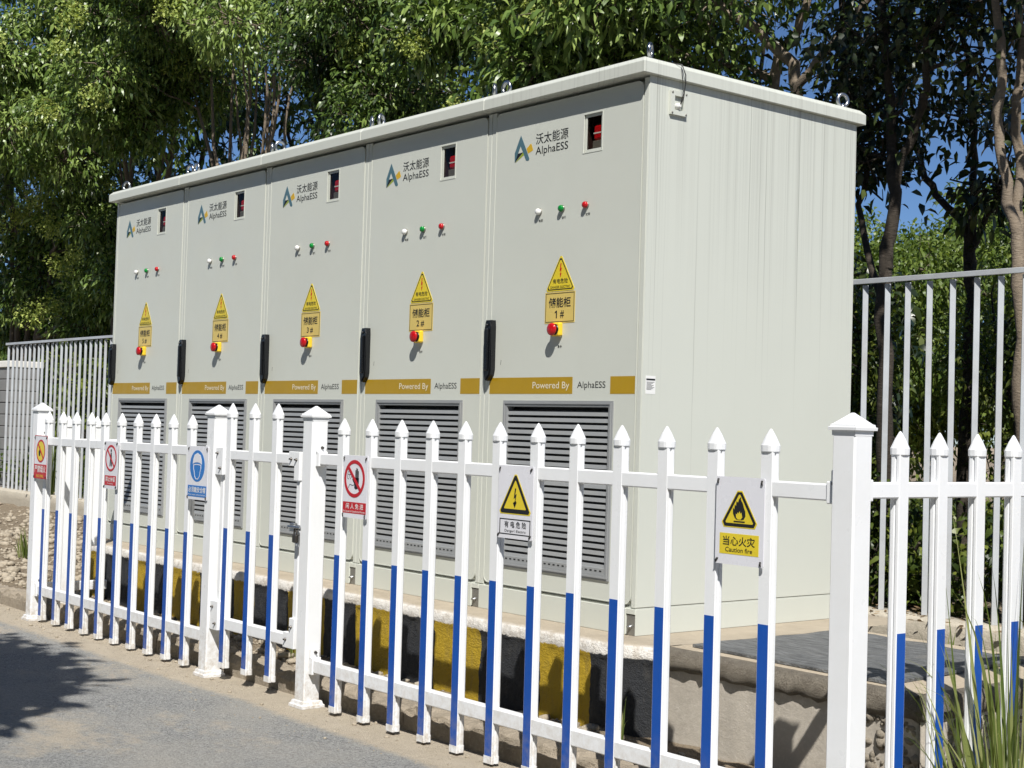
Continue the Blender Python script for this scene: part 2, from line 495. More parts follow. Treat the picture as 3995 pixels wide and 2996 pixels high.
def mat_mat():
    m, nt, b = new_mat("rubber_mat")
    co = coords(nt)
    fine = noise(nt, coords(nt, (1, 5, 1)), 9, 7, 0.8, 0.36, 0.64)
    col = mix(nt, fine, (0.055, 0.058, 0.06), (0.23, 0.235, 0.235))
    col = mix(nt, noise(nt, co, 5, 6, 0.7, 0.55, 0.85), col, (0.27, 0.25, 0.21))
    nt.links.new(col, b.inputs["Base Color"]); b.inputs["Roughness"].default_value = 0.65
    bump(nt, b, math_n(nt, 'ADD', fine, noise(nt, co, 90, 3)), 0.8, 0.006)
    return m
M['mat'] = mat_mat()

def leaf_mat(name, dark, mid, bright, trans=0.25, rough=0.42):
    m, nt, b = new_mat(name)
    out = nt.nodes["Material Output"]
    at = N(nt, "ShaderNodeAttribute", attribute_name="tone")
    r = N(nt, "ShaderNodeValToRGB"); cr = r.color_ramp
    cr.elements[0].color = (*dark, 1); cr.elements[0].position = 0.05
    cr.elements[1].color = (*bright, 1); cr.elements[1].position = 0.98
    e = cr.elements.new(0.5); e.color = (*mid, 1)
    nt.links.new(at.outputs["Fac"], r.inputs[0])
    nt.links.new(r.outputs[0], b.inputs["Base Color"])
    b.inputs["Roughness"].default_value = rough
    b.inputs["Specular IOR Level"].default_value = 0.45
    tl = N(nt, "ShaderNodeBsdfTranslucent")
    nt.links.new(mix(nt, 1.0, r.outputs[0], (1.5, 1.6, 0.6), 'MULTIPLY'), tl.inputs[0])
    mx = N(nt, "ShaderNodeMixShader"); mx.inputs[0].default_value = trans
    nt.links.new(b.outputs[0], mx.inputs[1]); nt.links.new(tl.outputs[0], mx.inputs[2])
    nt.links.new(mx.outputs[0], out.inputs[0])
    return m
M['leaf'] = leaf_mat("leaf_privet", (0.013, 0.028, 0.007), (0.092, 0.152, 0.030), (0.285, 0.37, 0.10), 0.15, 0.36)
M['leaf_dark'] = leaf_mat("leaf_magnolia", (0.010, 0.019, 0.007), (0.034, 0.052, 0.014), (0.12, 0.145, 0.035), 0.12, 0.36)
M['leaf_far'] = leaf_mat("leaf_far", (0.045, 0.080, 0.014), (0.095, 0.145, 0.026), (0.17, 0.22, 0.04), 0.3)
M['leaf_shrub'] = leaf_mat("leaf_shrub", (0.022, 0.042, 0.008), (0.080, 0.115, 0.018), (0.20, 0.23, 0.04), 0.28)
M['flower'] = leaf_mat("panicle", (0.20, 0.26, 0.05), (0.33, 0.39, 0.09), (0.48, 0.52, 0.16), 0.2, 0.6)
M['grass'] = leaf_mat("grass_blade", (0.06, 0.09, 0.018), (0.15, 0.195, 0.045), (0.36, 0.36, 0.17), 0.35)
M['litter'] = leaf_mat("leaf_litter", (0.09, 0.06, 0.03), (0.20, 0.13, 0.07), (0.36, 0.27, 0.17), 0.1, 0.7)

def bark_mat(name, a, bcol, c):
    m, nt, b = new_mat(name)
    co = coords(nt)
    k = mix(nt, noise(nt, co, 5, 6, 0.65, 0.35, 0.7), a, bcol)
    k = mix(nt, noise(nt, coords(nt, (1, 1, 3)), 22, 5, 0.7, 0.55, 0.75), k, c)
    nt.links.new(k, b.inputs["Base Color"]); b.inputs["Roughness"].default_value = 0.9
    bump(nt, b, noise(nt, coords(nt, (1, 1, 2.5)), 40, 5, 0.7), 0.6, 0.008)
    return m
M['bark'] = bark_mat("bark_grey", (0.16, 0.125, 0.09), (0.075, 0.06, 0.045), (0.25, 0.21, 0.165))
M['bark_dark'] = bark_mat("bark_dark", (0.060, 0.047, 0.034), (0.030, 0.024, 0.018), (0.11, 0.09, 0.07))
M['bark_pale'] = bark_mat("bark_pale", (0.27, 0.215, 0.155), (0.15, 0.12, 0.09), (0.36, 0.30, 0.23))

# ------------------------------------------------------------------ text
TXT = {}
def text_data(body, bold):
    key = (body, bold)
    if key not in TXT:
        cu = bpy.data.curves.new("lettering_src", 'FONT')
        cu.body = body; cu.resolution_u = 3; cu.offset = bold; cu.fill_mode = 'FRONT'
        o = bpy.data.objects.new("lettering_src", cu)
        COL.objects.link(o)
        dg = bpy.context.evaluated_depsgraph_get()
        me = bpy.data.meshes.new_from_object(o.evaluated_get(dg))
        V = np.array([v.co[:] for v in me.vertices]); F = [tuple(p.vertices) for p in me.polygons]
        bpy.data.objects.remove(o); bpy.data.curves.remove(cu); bpy.data.meshes.remove(me)
        TXT[key] = (V, F)
    return TXT[key]

def lettering(body, x0, x1, z0, z1, y, mat, parent, bold=0.0, name="lettering", face='-y'):
    """flat print fitted into the box x0..x1, z0..z1 on the plane y (faces -y)"""
    key = ("txt", body, x0, x1, z0, z1, y, bold, face, mat.name)
    if key not in CACHE:
        V, F = text_data(body, bold)
        lo, hi = V.min(0), V.max(0)
        P = [(x0 + (p[0] - lo[0]) / (hi[0] - lo[0]) * (x1 - x0), y, z0 + (p[1] - lo[1]) / (hi[1] - lo[1]) * (z1 - z0)) for p in V]
        if face == '+x': P = [(y, p[0], p[2]) for p in P]
        mb = MB(); mb.add(P, F)
        me = bpy.data.meshes.new(name); me.from_pydata(P, [], F); me.update()
        CACHE[key] = me
    return obj(name, CACHE[key], mat, parent)

# ================================================================== SETTING
GZ = -0.425            # road level (cabinet base is z = 0)
rng = np.random.default_rng(11)

def vnoise(x, y, s, seed=0):
    """cheap smooth value noise for terrain"""
    r_ = np.random.default_rng(seed).random((64, 64))
    X, Y = np.asarray(x) * s, np.asarray(y) * s
    xi, yi = np.floor(X).astype(int), np.floor(Y).astype(int)
    fx, fy = X - xi, Y - yi
    fx, fy = fx * fx * (3 - 2 * fx), fy * fy * (3 - 2 * fy)
    g = lambda a, b_: r_[a % 64, b_ % 64]
    return (g(xi, yi) * (1 - fx) + g(xi + 1, yi) * fx) * (1 - fy) + (g(xi, yi + 1) * (1 - fx) + g(xi + 1, yi + 1) * fx) * fy

# road
mb = MB()
mb.add([(-150, -150, GZ), (150, -150, GZ), (150, -0.50, GZ), (-150, -0.50, GZ)], [(0, 1, 2, 3)])
tag(mb.build("road", M['asphalt']), kind="structure")

# ground behind the kerb
def ground_h(x, y):
    x, y = np.asarray(x, float), np.asarray(y, float)
    ledge = -0.345
    left = np.clip((-4.75 - x) / 0.5, 0, 1)
    slope = np.clip((y + 0.40) / 2.3, 0, 1)
    h = ledge + left * slope * 0.135
    right = np.clip((x - 0.2) / 0.5, 0, 1) * np.clip((y - 0.9) / 0.3, 0, 1)
    h = h + right * 0.17
    far = np.clip((y - 2.0) / 0.4, 0, 1)
    h = h * (1 - far) + far * (-0.09)
    h = h + (vnoise(x, y, 3.1, 1) - 0.5) * 0.05 * np.clip((y + 0.42) / 0.3, 0, 1) + (vnoise(x, y, 9.0, 2) - 0.5) * 0.028 + (vnoise(x, y, 23.0, 3) - 0.5) * 0.014
    return h
xs = np.concatenate([np.linspace(-150, -14, 24), np.arange(-13.9, 4.0, 0.07), np.linspace(4.2, 150, 24)])
ys = np.concatenate([np.arange(-0.455, 2.6, 0.06), np.linspace(2.8, 12, 16), np.linspace(16, 300, 14)])
X, Y = np.meshgrid(xs, ys)
Z = ground_h(X, Y)
V = np.stack([X.ravel(), Y.ravel(), Z.ravel()], 1)
nx, ny = len(xs), len(ys)
I = np.arange(nx * ny).reshape(ny, nx)
F = np.stack([I[:-1, :-1].ravel(), I[:-1, 1:].ravel(), I[1:, 1:].ravel(), I[1:, :-1].ravel()], 1)
tag(obj("ground", mesh_np("ground", V, F, smooth=True), M['soil']), kind="structure")

# kerb, stone by stone
kerb = tag(empty("kerb", (0, -0.5, GZ)), kind="structure")
def kerb_stone(seed):
    r_ = random.Random(seed)
    bm = bmesh.new()
    L = 0.742
    n = 16
    prof = [(-0.068, 0.0), (-0.066, 0.06), (-0.058, 0.084), (-0.04, 0.094), (0.0, 0.094), (0.05, 0.092), (0.055, 0.0)]
    rows = []
    for i in range(n + 1):
        x = -L / 2 + L * i / n
        row = []
        for k, (y, z) in enumerate(prof):
            j = 0.010 if 1 < k < 6 else 0.003
            chip = -0.02 * max(0, r_.random() - 0.8) * 5 if k in (2, 3) else 0
            row.append(bm.verts.new((x, y + r_.uniform(-j, j) - chip * 0.6, max(0, z + r_.uniform(-j, j) + chip) if k not in (0, 6) else z)))
        rows.append(row)
    for a, b_ in zip(rows, rows[1:]):
        for k in range(len(prof) - 1):
            bm.faces.new((a[k], b_[k], b_[k + 1], a[k + 1]))
    bm.faces.new(rows[0]); bm.faces.new(rows[-1][::-1])
    return MB().bm(bm)
for i in range(24):
    o = shared(("kerb", i % 4), "kerb_stone", lambda: kerb_stone(i), M['kerb'], kerb, (-13.1 + i * 0.75, rnd.uniform(-0.004, 0.004), rnd.uniform(-0.006, 0.004)))

# concrete plinth under the cabinets
def run(path, normals, prof, jit, seed, cap_y=None):
    """sweep a (out, z) profile along a ground path with roughness"""
    r_ = random.Random(seed)
    v, f = [], []
    n = len(prof)
    for (px, py), (nx_, ny_) in zip(path, normals):
        for k, (o_, z, j) in enumerate(prof):
            d = o_ + r_.uniform(-j, j)
            v.append((px + nx_ * d, py + ny_ * d, z + r_.uniform(-j, j) * 0.7))
    for i in range(len(path) - 1):
        for k in range(n - 1):
            f.append((i * n + k, (i + 1) * n + k, (i + 1) * n + k + 1, i * n + k + 1))
    return v, f

plinth = tag(empty("concrete_plinth", (0, 0, 0)), kind="structure")
pts = [(-4.86 + 0.03 * i, 0.0) for i in range(171)]
prof = [(0.0, -0.46, 0), (0.0, -0.34, .003), (0.001, -0.25, .003), (0.0, -0.16, .003), (0.0, -0.10, .003), (0.001, -0.066, .003), (0.005, -0.058, .003),
        (0.005, -0.040, .004), (0.003, -0.016, .004), (-0.008, -0.004, .003), (-0.05, 0.0, .002), (-0.2, 0.0, 0)]
v, f = run([(x, -0.19 + 0.085 * min(1, max(0, (x + 0.02) / 0.24)) ** 2) for x, _ in pts], [(0, -1)] * len(pts), prof, 1, 3)
mb = MB(); mb.add(v, f, 0, True)
mb.add([(-4.86, 0.01, 0.0), (0.25, 0.01, 0.0), (0.25, 1.45, 0.0), (-4.86, 1.45, 0.0)], [(0, 1, 2, 3)])
mb.add([(-4.86, -0.19, -0.46), (-4.86, -0.19, 0.0), (-4.86, 1.45, 0.0), (-4.86, 1.45, -0.46)], [(0, 1, 2, 3)])
me = mb.mesh("painted_edge")
obj("painted_edge", me, M['hazard'], plinth)
# bare end block with a thick cracked lip
path, nrm = [], []
for i in range(39): path.append((0.24 + 0.03 * i, -0.10)); nrm.append((0, -1))
for k in range(1, 8):
    a = R(-90 + 90 * k / 8); path.append((1.37 + 0.03 * math.cos(a), -0.07 + 0.03 * math.sin(a))); nrm.append((math.cos(a), math.sin(a)))
for i in range(36): path.append((1.40, -0.07 + 0.03 * i)); nrm.append((1, 0))
prof_lip = [(-0.05, -0.074, .004), (0.004, -0.078, .010), (0.020, -0.062, .008), (0.024, -0.040, .008), (0.022, -0.018, .007), (0.008, -0.003, .004), (-0.04, 0.0, .001)]
prof_wall = [(0.0, -0.46, 0), (0.0, -0.40, .004), (0.001, -0.33, .004), (0.0, -0.26, .004), (0.0, -0.19, .004), (0.0, -0.12, .004), (0.0, -0.06, .003)]
v, f = run(path, nrm, prof_wall, 1, 5)
mb = MB(); mb.add(v, f, 0, True); mb.build("end_wall", M['conc'], plinth)
v, f = run(path, nrm, prof_lip, 1, 6)
mb = MB(); mb.add(v, f, 0, True); mb.build("slab_lip", M['lip'], plinth)
mb = MB()
mb.add([(0.253, -0.06, 0.0), (1.36, -0.06, 0.0), (1.36, 0.98, 0.0), (0.253, 0.98, 0.0)], [(0, 1, 2, 3)])
mb.add([(0.253, 0.98, 0.0), (1.40, 0.98, 0.0), (1.40, 0.98, -0.46), (0.253, 0.98, -0.46)], [(0, 1, 2, 3)])
mb.build("slab_top", M['conc_top'], plinth)

def pebble_mesh(seed, sub=1):
    bm = bmesh.new()
    bmesh.ops.create_icosphere(bm, subdivisions=sub, radius=1)
    r_ = random.Random(seed)
    for v_ in bm.verts: v_.co *= r_.uniform(0.7, 1.15)
    V = np.array([v_.co[:] for v_ in bm.verts]); bm.verts.index_update()
    F = np.array([[q.index for q in f_.verts] for f_ in bm.faces])
    bm.free()
    return V, F
def scatter(name, P, S, mat, parent=None, seed=0, flat=0.7, sub=1):
    """pebbles at the points P with sizes S, joined"""
    g = np.random.default_rng(seed)
    kinds = [pebble_mesh(k, sub) for k in range(6)]
    VV, FF, n = [], [], 0
    for p, s_ in zip(P, S):
        V, F = kinds[g.integers(6)]
        a = g.uniform(0, 6.28); c, sn = math.cos(a), math.sin(a)
        Q = V * np.array([s_ * g.uniform(0.8, 1.4), s_ * g.uniform(0.7, 1.1), s_ * flat * g.uniform(0.7, 1.2)])
        Q = np.stack([Q[:, 0] * c - Q[:, 1] * sn, Q[:, 0] * sn + Q[:, 1] * c, Q[:, 2]], 1) + p
        VV.append(Q); FF.append(F + n); n += len(V)
    return obj(name, mesh_np(name, np.concatenate(VV), np.concatenate(FF)), mat, parent)

# honeycombed concrete at the broken corner
g = np.random.default_rng(5)
P, S = [], []
for _ in range(520):
    t = g.uniform(-0.20, 0.55)
    z = g.uniform(-0.42, -0.09)
    p = (1.37 + t, -0.098, z) if t < 0 else (1.398, -0.07 + t, z)
    if abs(t) + g.uniform(-0.1, 0.12) > 0.26 and t > 0.1 and g.random() < 0.6: continue
    P.append(p); S.append(g.uniform(0.006, 0.021))
tag(scatter("exposed_aggregate", P, S, M['aggregate'], plinth, 4, 1.0), kind="stuff")

# rubble on the bank at the left, grit on the ledge and by the back beam
P, S = [], []
g = np.random.default_rng(21)
for _ in range(3600):
    x = -4.9 - abs(g.normal(0, 3.4)); y = g.uniform(-0.38, 1.8)
    s_ = g.choice([g.uniform(0.008, 0.022), g.uniform(0.02, 0.05)], p=[0.8, 0.2])
    P.append((x, y, float(ground_h(x, y)) + s_ * 0.25)); S.append(s_)
tag(scatter("rubble", P, S, M['stone'], None, 1, 0.65), "loose pale rubble and broken stones on the bank behind the fence", "rubble", kind="stuff")
P, S = [], []
for _ in range(1500):
    x = g.uniform(-4.8, 1.6); y = g.uniform(-0.43, -0.20)
    s_ = g.choice([g.uniform(0.004, 0.011), g.uniform(0.012, 0.035)], p=[0.85, 0.15])
    P.append((x, y, float(ground_h(x, y)) + s_ * 0.25)); S.append(s_)
for _ in range(500):
    x = g.uniform(0.2, 2.6); y = g.uniform(1.0, 1.8)
    s_ = g.uniform(0.005, 0.03)
    P.append((x, y, float(ground_h(x, y)) + s_ * 0.25)); S.append(s_)
tag(scatter("grit", P, S, M['stone'], None, 2, 0.65), "sandy grit and small stones along the plinth foot", "grit", kind="stuff")
P, S = [], []
for _ in range(900):
    x = g.uniform(-6, 1.6); y = -0.57 - abs(g.normal(0, 0.22))
    s_ = g.uniform(0.0015, 0.0055) if g.random() < 0.94 else g.uniform(0.006, 0.014)
    P.append((x, y, GZ + s_ * 0.3)); S.append(s_)
tag(scatter("road_grit", P, S, M['stone'], None, 3, 0.7), "fine gravel scattered on the sandy edge of the road", "gravel", kind="stuff")

# base beam of the steel fence
beam = MB()
xs_ = np.arange(-16, 5.01, 0.25)
v, f = run([(x, 1.88) for x in xs_], [(0, -1)] * len(xs_), [(0.0, -0.205, .002), (0.003, -0.13, .002), (0.002, -0.06, .002), (-0.008, -0.047, .002), (-0.12, -0.045, .001), (-0.24, -0.048, .002), (-0.25, -0.2, 0)], 1, 9)
beam.add(v, f, 0, True)
tag(beam.build("fence_base_beam", M['beam']), kind="structure")

# ================================================================== CABINETS
W = 0.9923
def cab_x(k): return -(k) * W          # k = 1 is the rightmost, its left edge at -W

def door_mesh():
    outer = rrect(0.033, 0.963, 0.118, 2.174, 0.03, 6)
    vent = [(0.150, 0.203), (0.150, 0.905), (0.834, 0.905), (0.834, 0.203)]
    win = [(0.612, 1.926), (0.612, 2.090), (0.731, 2.090), (0.731, 1.926)]
    mb = MB()
    mb.bm(fill_holes(outer, [vent, win], 0.0, 0.016))
    # raised bead round the door
    inner = rrect(0.0365, 0.9595, 0.1215, 2.1705, 0.027, 6)
    mb.ring(outer, inner, -0.0016, 0.001)
    return mb
def body_mesh(first, last):
    mb = MB()
    x0, x1 = 0.0015, W - 0.0015
    mb.box(x0, x1, 0.066, 1.29, 0.108, 2.174, 0.003)
    mb.box(x0 + 0.004, x1 - 0.004, 0.075, 1.24, 2.170, 2.1905)
    # front frame members round the door
    mb.box(x0, 0.030, 0.002, 0.070, 0.108, 2.182, 0.0012)
    mb.box(0.0295, 0.9665, 0.018, 0.070, 2.150, 2.1735)
    mb.box(0.0295, 0.9665, 0.018, 0.070, 0.108, 0.150)
    mb.box(0.966, x1, 0.002, 0.070, 0.108, 2.182, 0.0012)
    # skirt below the door
    mb.box(x0, 0.940, 0.0, 1.285, 0.0, 0.1035, 0.002)
    mb.box(0.940, x1 - 0.001, 0.016, 1.285, 0.0, 0.1035, 0.002)
    mb.box(0.940, x1, 0.0, 0.0165, 0.083, 0.1035, 0.001)
    mb.box(x0, x1, 0.006, 1.28, 0.1030, 0.1085)
    return mb
def roof_mesh(l, r_):
    x0, x1 = -l + (0 if l else 0.0008), W + r_ - (0 if r_ else 0.0008)
    y0, y1, z0, z1, c = -0.050, 1.325, 2.190, 2.256, 0.020
    mb = MB()
    lc = c if l else 0; rc = c if r_ else 0
    v = [(x0, y0, z0), (x1, y0, z0), (x1, y1, z0), (x0, y1, z0),
         (x0, y0, z1 - c), (x1, y0, z1 - c), (x1, y1, z1 - c), (x0, y1, z1 - c),
         (x0 + lc, y0 + c, z1), (x1 - rc, y0 + c, z1), (x1 - rc, y1 - c, z1), (x0 + lc, y1 - c, z1)]
    f = [(0, 1, 5, 4), (1, 2, 6, 5), (2, 3, 7, 6), (3, 0, 4, 7), (4, 5, 9, 8), (5, 6, 10, 9), (6, 7, 11, 10), (7, 4, 8, 11), (8, 9, 10, 11), (3, 2, 1, 0)]
    bm = bmesh.new()
    vv = [bm.verts.new(p) for p in v]
    for q in f: bm.faces.new([vv[i] for i in q])
    bmesh.ops.bevel(bm, geom=list(bm.edges), offset=0.0022, segments=1, affect='EDGES')
    mb.bm(bm)
    return mb
def handle_mesh():
    mb = MB()
    poly = [(0.030, 1.262), (0.068, 1.262), (0.071, 1.235), (0.072, 1.045), (0.066, 1.020), (0.044, 0.996), (0.030, 1.000), (0.027, 1.04), (0.024, 1.21)]
    bm = bmesh.new()
    a = [bm.verts.new((x, -0.030, z)) for x, z in poly]; b_ = [bm.verts.new((x, 0.0005, z)) for x, z in poly]
    n = len(poly)
    bm.faces.new(a); bm.faces.new(b_[::-1])
    for i in range(n): bm.faces.new((a[i], b_[i], b_[(i + 1) % n], a[(i + 1) % n]))
    bmesh.ops.bevel(bm, geom=[e for e in bm.edges if e.verts[0].co.y < -0.02 and e.verts[1].co.y < -0.02], offset=0.006, segments=2, affect='EDGES')
    mb.bm(bm)
    mb.box(0.040, 0.060, -0.040, -0.029, 1.04, 1.225, 0.004)          # grip bar
    mb.lathe([(0.006, 0.0), (0.006, 0.006), (0.004, 0.008)], 10, 'y', (0.048, -0.030, 1.240), 0)
    mb.tube([(0.026, -0.012, 1.135), (0.012, -0.014, 1.133), (0.009, -0.014, 1.124), (0.016, -0.014, 1.119), (0.026, -0.012, 1.121)], 0.0028, 6)
    return mb
def lamp_mesh():
    mb = MB()
    mb.lathe([(0.0155, 0.0), (0.0155, 0.004), (0.0140, 0.006)], 18, 'y', (0, 0, 0), 1)
    mb.lathe([(0.0130, 0.004), (0.0140, 0.008), (0.0138, 0.013), (0.0115, 0.018), (0.0070, 0.0205), (0.001, 0.0215)], 18, 'y', (0, 0, 0), 0)
    return mb
def estop_mesh():
    mb = MB()
    mb.box(0.465, 0.521, -0.024, 0.0005, 1.178, 1.235, 0.006, 0)
    mb.lathe([(0.024, 0.023), (0.024, 0.026), (0.021, 0.028)], 20, 'y', (0.493, 0, 1.206), 2)
    mb.lathe([(0.013, 0.024), (0.014, 0.034), (0.0255, 0.036), (0.0268, 0.041), (0.025, 0.046), (0.018, 0.0495), (0.001, 0.051)], 20, 'y', (0.493, 0, 1.206), 1)
    return mb
def vent_frame_mesh():
    mb = MB()
    def rc(a): return [(0.144 + a, 0.197 + a), (0.144 + a, 0.911 - a), (0.840 - a, 0.911 - a), (0.840 - a, 0.197 + a)]
    mb.ring(rc(0), rc(0.024), -0.006, 0.002)
    mb.ring(rc(0.008), rc(0.014), -0.010, -0.005)
    mb.ring(rc(0.020), rc(0.0265), -0.004, 0.030)
    # dark box behind the slats
    mb.box(0.150, 0.834, 0.052, 0.058, 0.203, 0.905, 0, 1)
    # perforated strip at the bottom
    mb.box(0.169, 0.815, -0.003, 0.010, 0.222, 0.245, 0.001)
    return mb
def slat_mesh():
    mb = MB()
    x0, x1 = 0.170, 0.814
    prof = [(0.040, 0.0185), (0.012, 0.0135), (0.004, 0.0095), (0.0010, -0.0050), (0.0026, -0.0056), (0.0058, 0.0080), (0.0128, 0.0118), (0.040, 0.0168)]
    n = len(prof)
    v = [(x0, y, z) for y, z in prof] + [(x1, y, z) for y, z in prof]
    mb.add(v, [(i, (i + 1) % n, n + (i + 1) % n, n + i) for i in range(n)])
    return mb
def drain_mesh():
    mb = MB()
    for i in range(22):
        x = 0.185 + i * 0.0285
        mb.box(x, x + 0.013, -0.0036, -0.0026, 0.230, 0.236)
    return mb
def tri_pts(cx, zb, zt, hw, r_=0.008):
    """rounded triangle, apex up"""
    P = [Vector((cx, zt)), Vector((cx - hw, zb)), Vector((cx + hw, zb))]
    out = []
    for i in range(3):
        p, a, b_ = P[i], (P[i - 1] - P[i]).normalized(), (P[(i + 1) % 3] - P[i]).normalized()
        for k in range(5):
            t = k / 4
            q = p + (a * (1 - t) + b_ * t) * r_
            out.append((q.x, q.y))
    return out
def bolt_sym(cx, cz, s_):
    P = [(0.05, 1.0), (0.38, 1.0), (0.16, 0.40), (0.48, 0.40), (0.10, -0.38), (0.34, -0.38), (-0.10, -1.0), (-0.28, -0.42), (-0.06, -0.42), (0.12, 0.12), (-0.34, 0.12)]
    P = [(-0.10, 1.0), (0.22, 0.98), (-0.02, 0.28), (0.36, 0.40), (0.08, -0.40), (0.30, -0.36), (-0.06, -1.0), (-0.26, -0.42), (-0.08, -0.44), (0.04, 0.02), (-0.36, -0.14)]
    return [(cx + x * s_ * 0.62, cz + z * s_) for x, z in P]
def eye_bolt_mesh():
    mb = MB()
    mb.lathe([(0.020, 0.0), (0.020, 0.006), (0.013, 0.009), (0.010, 0.020)], 14, 'z')
    n, m_ = 18, 8
    v, f = [], []
    for i in range(n):
        a = 2 * math.pi * i / n
        for k in range(m_):
            b_ = 2 * math.pi * k / m_
            rr = 0.027 + 0.0085 * math.cos(b_)
            v.append((rr * math.cos(a), 0.0085 * math.sin(b_), 0.044 + rr * math.sin(a)))
    for i in range(n):
        for k in range(m_):
            f.append((i * m_ + k, ((i + 1) % n) * m_ + k, ((i + 1) % n) * m_ + (k + 1) % m_, i * m_ + (k + 1) % m_))
    mb.add(v, f, 0, True)
    return mb
def bracket_mesh():
    mb = MB()
    mb.box(0.942, 0.988, 0.004, 0.0165, 0.0005, 0.080, 0.001, 0)
    mb.lathe([(0.0085, 0.0), (0.0085, 0.006), (0.005, 0.009), (0.005, 0.02)], 6, 'y', (0.966, 0.004, 0.035), 1)
    return mb

LOGO = {
    'teal': [(0.2065, 2.058), (0.196, 2.040), (0.1665, 1.985), (0.1680, 1.944), (0.190, 1.982), (0.2055, 2.012), (0.220, 1.988), (0.244, 1.946), (0.252, 1.942), (0.264, 1.943), (0.267, 1.950), (0.240, 2.000)],
    'ink': [(0.169, 1.944), (0.189, 1.981), (0.223, 1.983)],
    'green': [(0.172, 1.943), (0.2235, 1.982), (0.2295, 1.970)],
    'gold': [(0.246, 1.995), (0.274, 2.014), (0.279, 2.011), (0.290, 1.987), (0.288, 1.982), (0.257, 1.973)],
}
CAB_LABELS = {
    1: "grey storage cabinet numbered 1#, nearest the corner post, with streaked side wall",
    2: "grey storage cabinet numbered 2#, second from the corner post",
    3: "grey storage cabinet numbered 3#, middle one of the row behind the gate",
    4: "grey storage cabinet numbered 4#, second from the far end of the row",
    5: "grey storage cabinet numbered 5#, farthest of the row by the rubble bank",
}
for k in range(1, 6):
    root = tag(empty("storage_cabinet", (cab_x(k), 0, 0)), CAB_LABELS[k], "cabinet", "battery storage cabinets standing in a row")
    last, first = (k == 1), (k == 5)
    shared("body", "body", lambda: body_mesh(first, last), M['cab'], root)
    shared(("roof", k if k in (1, 5) else 0), "roof", lambda: roof_mesh(0.020 if first else 0, 0.024 if last else 0), M['streak_roof'] if last else M['cab'], root)
    door = shared("door", "door", door_mesh, M['cab'], root)
    shared("handle", "handle", handle_mesh, M['black'], door)
    for nm, x, mt, cap in (("lamp_white", 0.347, 'lamp_white', "电源"), ("lamp_green", 0.495, 'lamp_green', "运行"), ("lamp_red", 0.645, 'lamp_red', "故障")):
        shared(nm, "indicator_lamp", lamp_mesh, [M[mt], M['zinc']], door, (x, 0, 1.712))
        lettering(cap, x - 0.004, x + 0.022, 1.668, 1.680, -0.0006, M['ink'], door, 0.01, "caption")
    shared("estop", "emergency_button", estop_mesh, [M['stop_yellow'], M['lamp_red'], M['black']], door)
    lettering("急停", 0.488, 0.514, 1.130, 1.143, -0.0006, M['ink'], door, 0.01, "caption")
    # alarm window
    def win_mesh():
        mb = MB()
        def rc(a): return [(0.612 + a, 1.926 + a), (0.612 + a, 2.090 - a), (0.731 - a, 2.090 - a), (0.731 - a, 1.926 + a)]
        mb.ring(rc(0.0), rc(0.004), -0.0015, 0.003)
        mb.ring(rc(0.003), rc(0.0155), 0.006, 0.009)
        return mb
    win = shared("win", "window_frame", win_mesh, M['cab'], root)
    shared("winbox", "window_recess", lambda: MB().box(0.610, 0.733, 0.050, 0.054, 1.924, 2.092).box(0.610, 0.614, 0.009, 0.0515, 1.924, 2.092).box(0.729, 0.733, 0.009, 0.0515, 1.924, 2.092).box(0.610, 0.733, 0.009, 0.0515, 2.088, 2.092).box(0.610, 0.733, 0.009, 0.0515, 1.924, 1.928), M['recess_shade'], win)
    shared("alarm", "alarm_lamp", lambda: MB().box(0.655, 0.712, 0.016, 0.049, 1.978, 2.040, 0.008), M['alarm'], win)
    shared("alarmbase", "alarm_base", lambda: MB().box(0.654, 0.713, 0.014, 0.049, 1.940, 1.976, 0.003), M['zinc'], win)
    shared("alarmband", "alarm_band", lambda: MB().box(0.6575, 0.7095, 0.0150, 0.0162, 2.004, 2.0095), M['sign_white'], win)
    shared("pane", "pane", lambda: MB().box(0.622, 0.721, 0.0105, 0.0125, 1.936, 2.080), M['pane'], win)
    # ventilation grille
    vent = shared("vent", "vent_frame", vent_frame_mesh, [M['vent'], M['dark']], root)
    for i in range(24):
        shared("slat", "slat", slat_mesh, M['vent'], vent, (0, 0, 0.2475 + i * 0.0264))
    shared("drain", "drain_slot", drain_mesh, M['dark'], vent)
    # logo
    logo = shared("logo", "logo", lambda: MB().plate(LOGO['teal'], -0.0007, 0.0), M['logo_teal'], root)
    shared("logo_i", "logo_mark", lambda: MB().plate(LOGO['ink'], -0.0007, 0.0), M['ink'], logo)
    shared("logo_g", "logo_mark", lambda: MB().plate(LOGO['green'], -0.0007, 0.0), M['logo_green'], logo)
    shared("logo_y", "logo_mark", lambda: MB().plate(LOGO['gold'], -0.0005, 0.0), M['logo_gold'], logo)
    lettering("沃太能源", 0.308, 0.519, 2.004, 2.051, -0.0007, M['ink'], logo, 0.006)
    lettering("AlphaESS", 0.308, 0.519, 1.950, 1.994, -0.0007, M['ink'], logo, 0.004)
    # warning triangle and number plate
    tri = shared("tri", "warning_sign", lambda: MB().plate(tri_pts(0.494, 1.369, 1.523, 0.094, 0.010), -0.0012, 0.0), M['sign_yellow'], root)
    shared("tri_b", "border", lambda: MB().ring(tri_pts(0.494, 1.3745, 1.5135, 0.0855, 0.010), tri_pts(0.494, 1.378, 1.5065, 0.080, 0.009), -0.0020, -0.0012), M['ink'], tri)
    shared("tri_s", "lightning_symbol", lambda: MB().plate(bolt_sym(0.494, 1.455, 0.030), -0.0019, -0.0012), M['red_ink'], tri)
    lettering("有电危险", 0.446, 0.541, 1.400, 1.421, -0.0018, M['ink'], tri, 0.008)
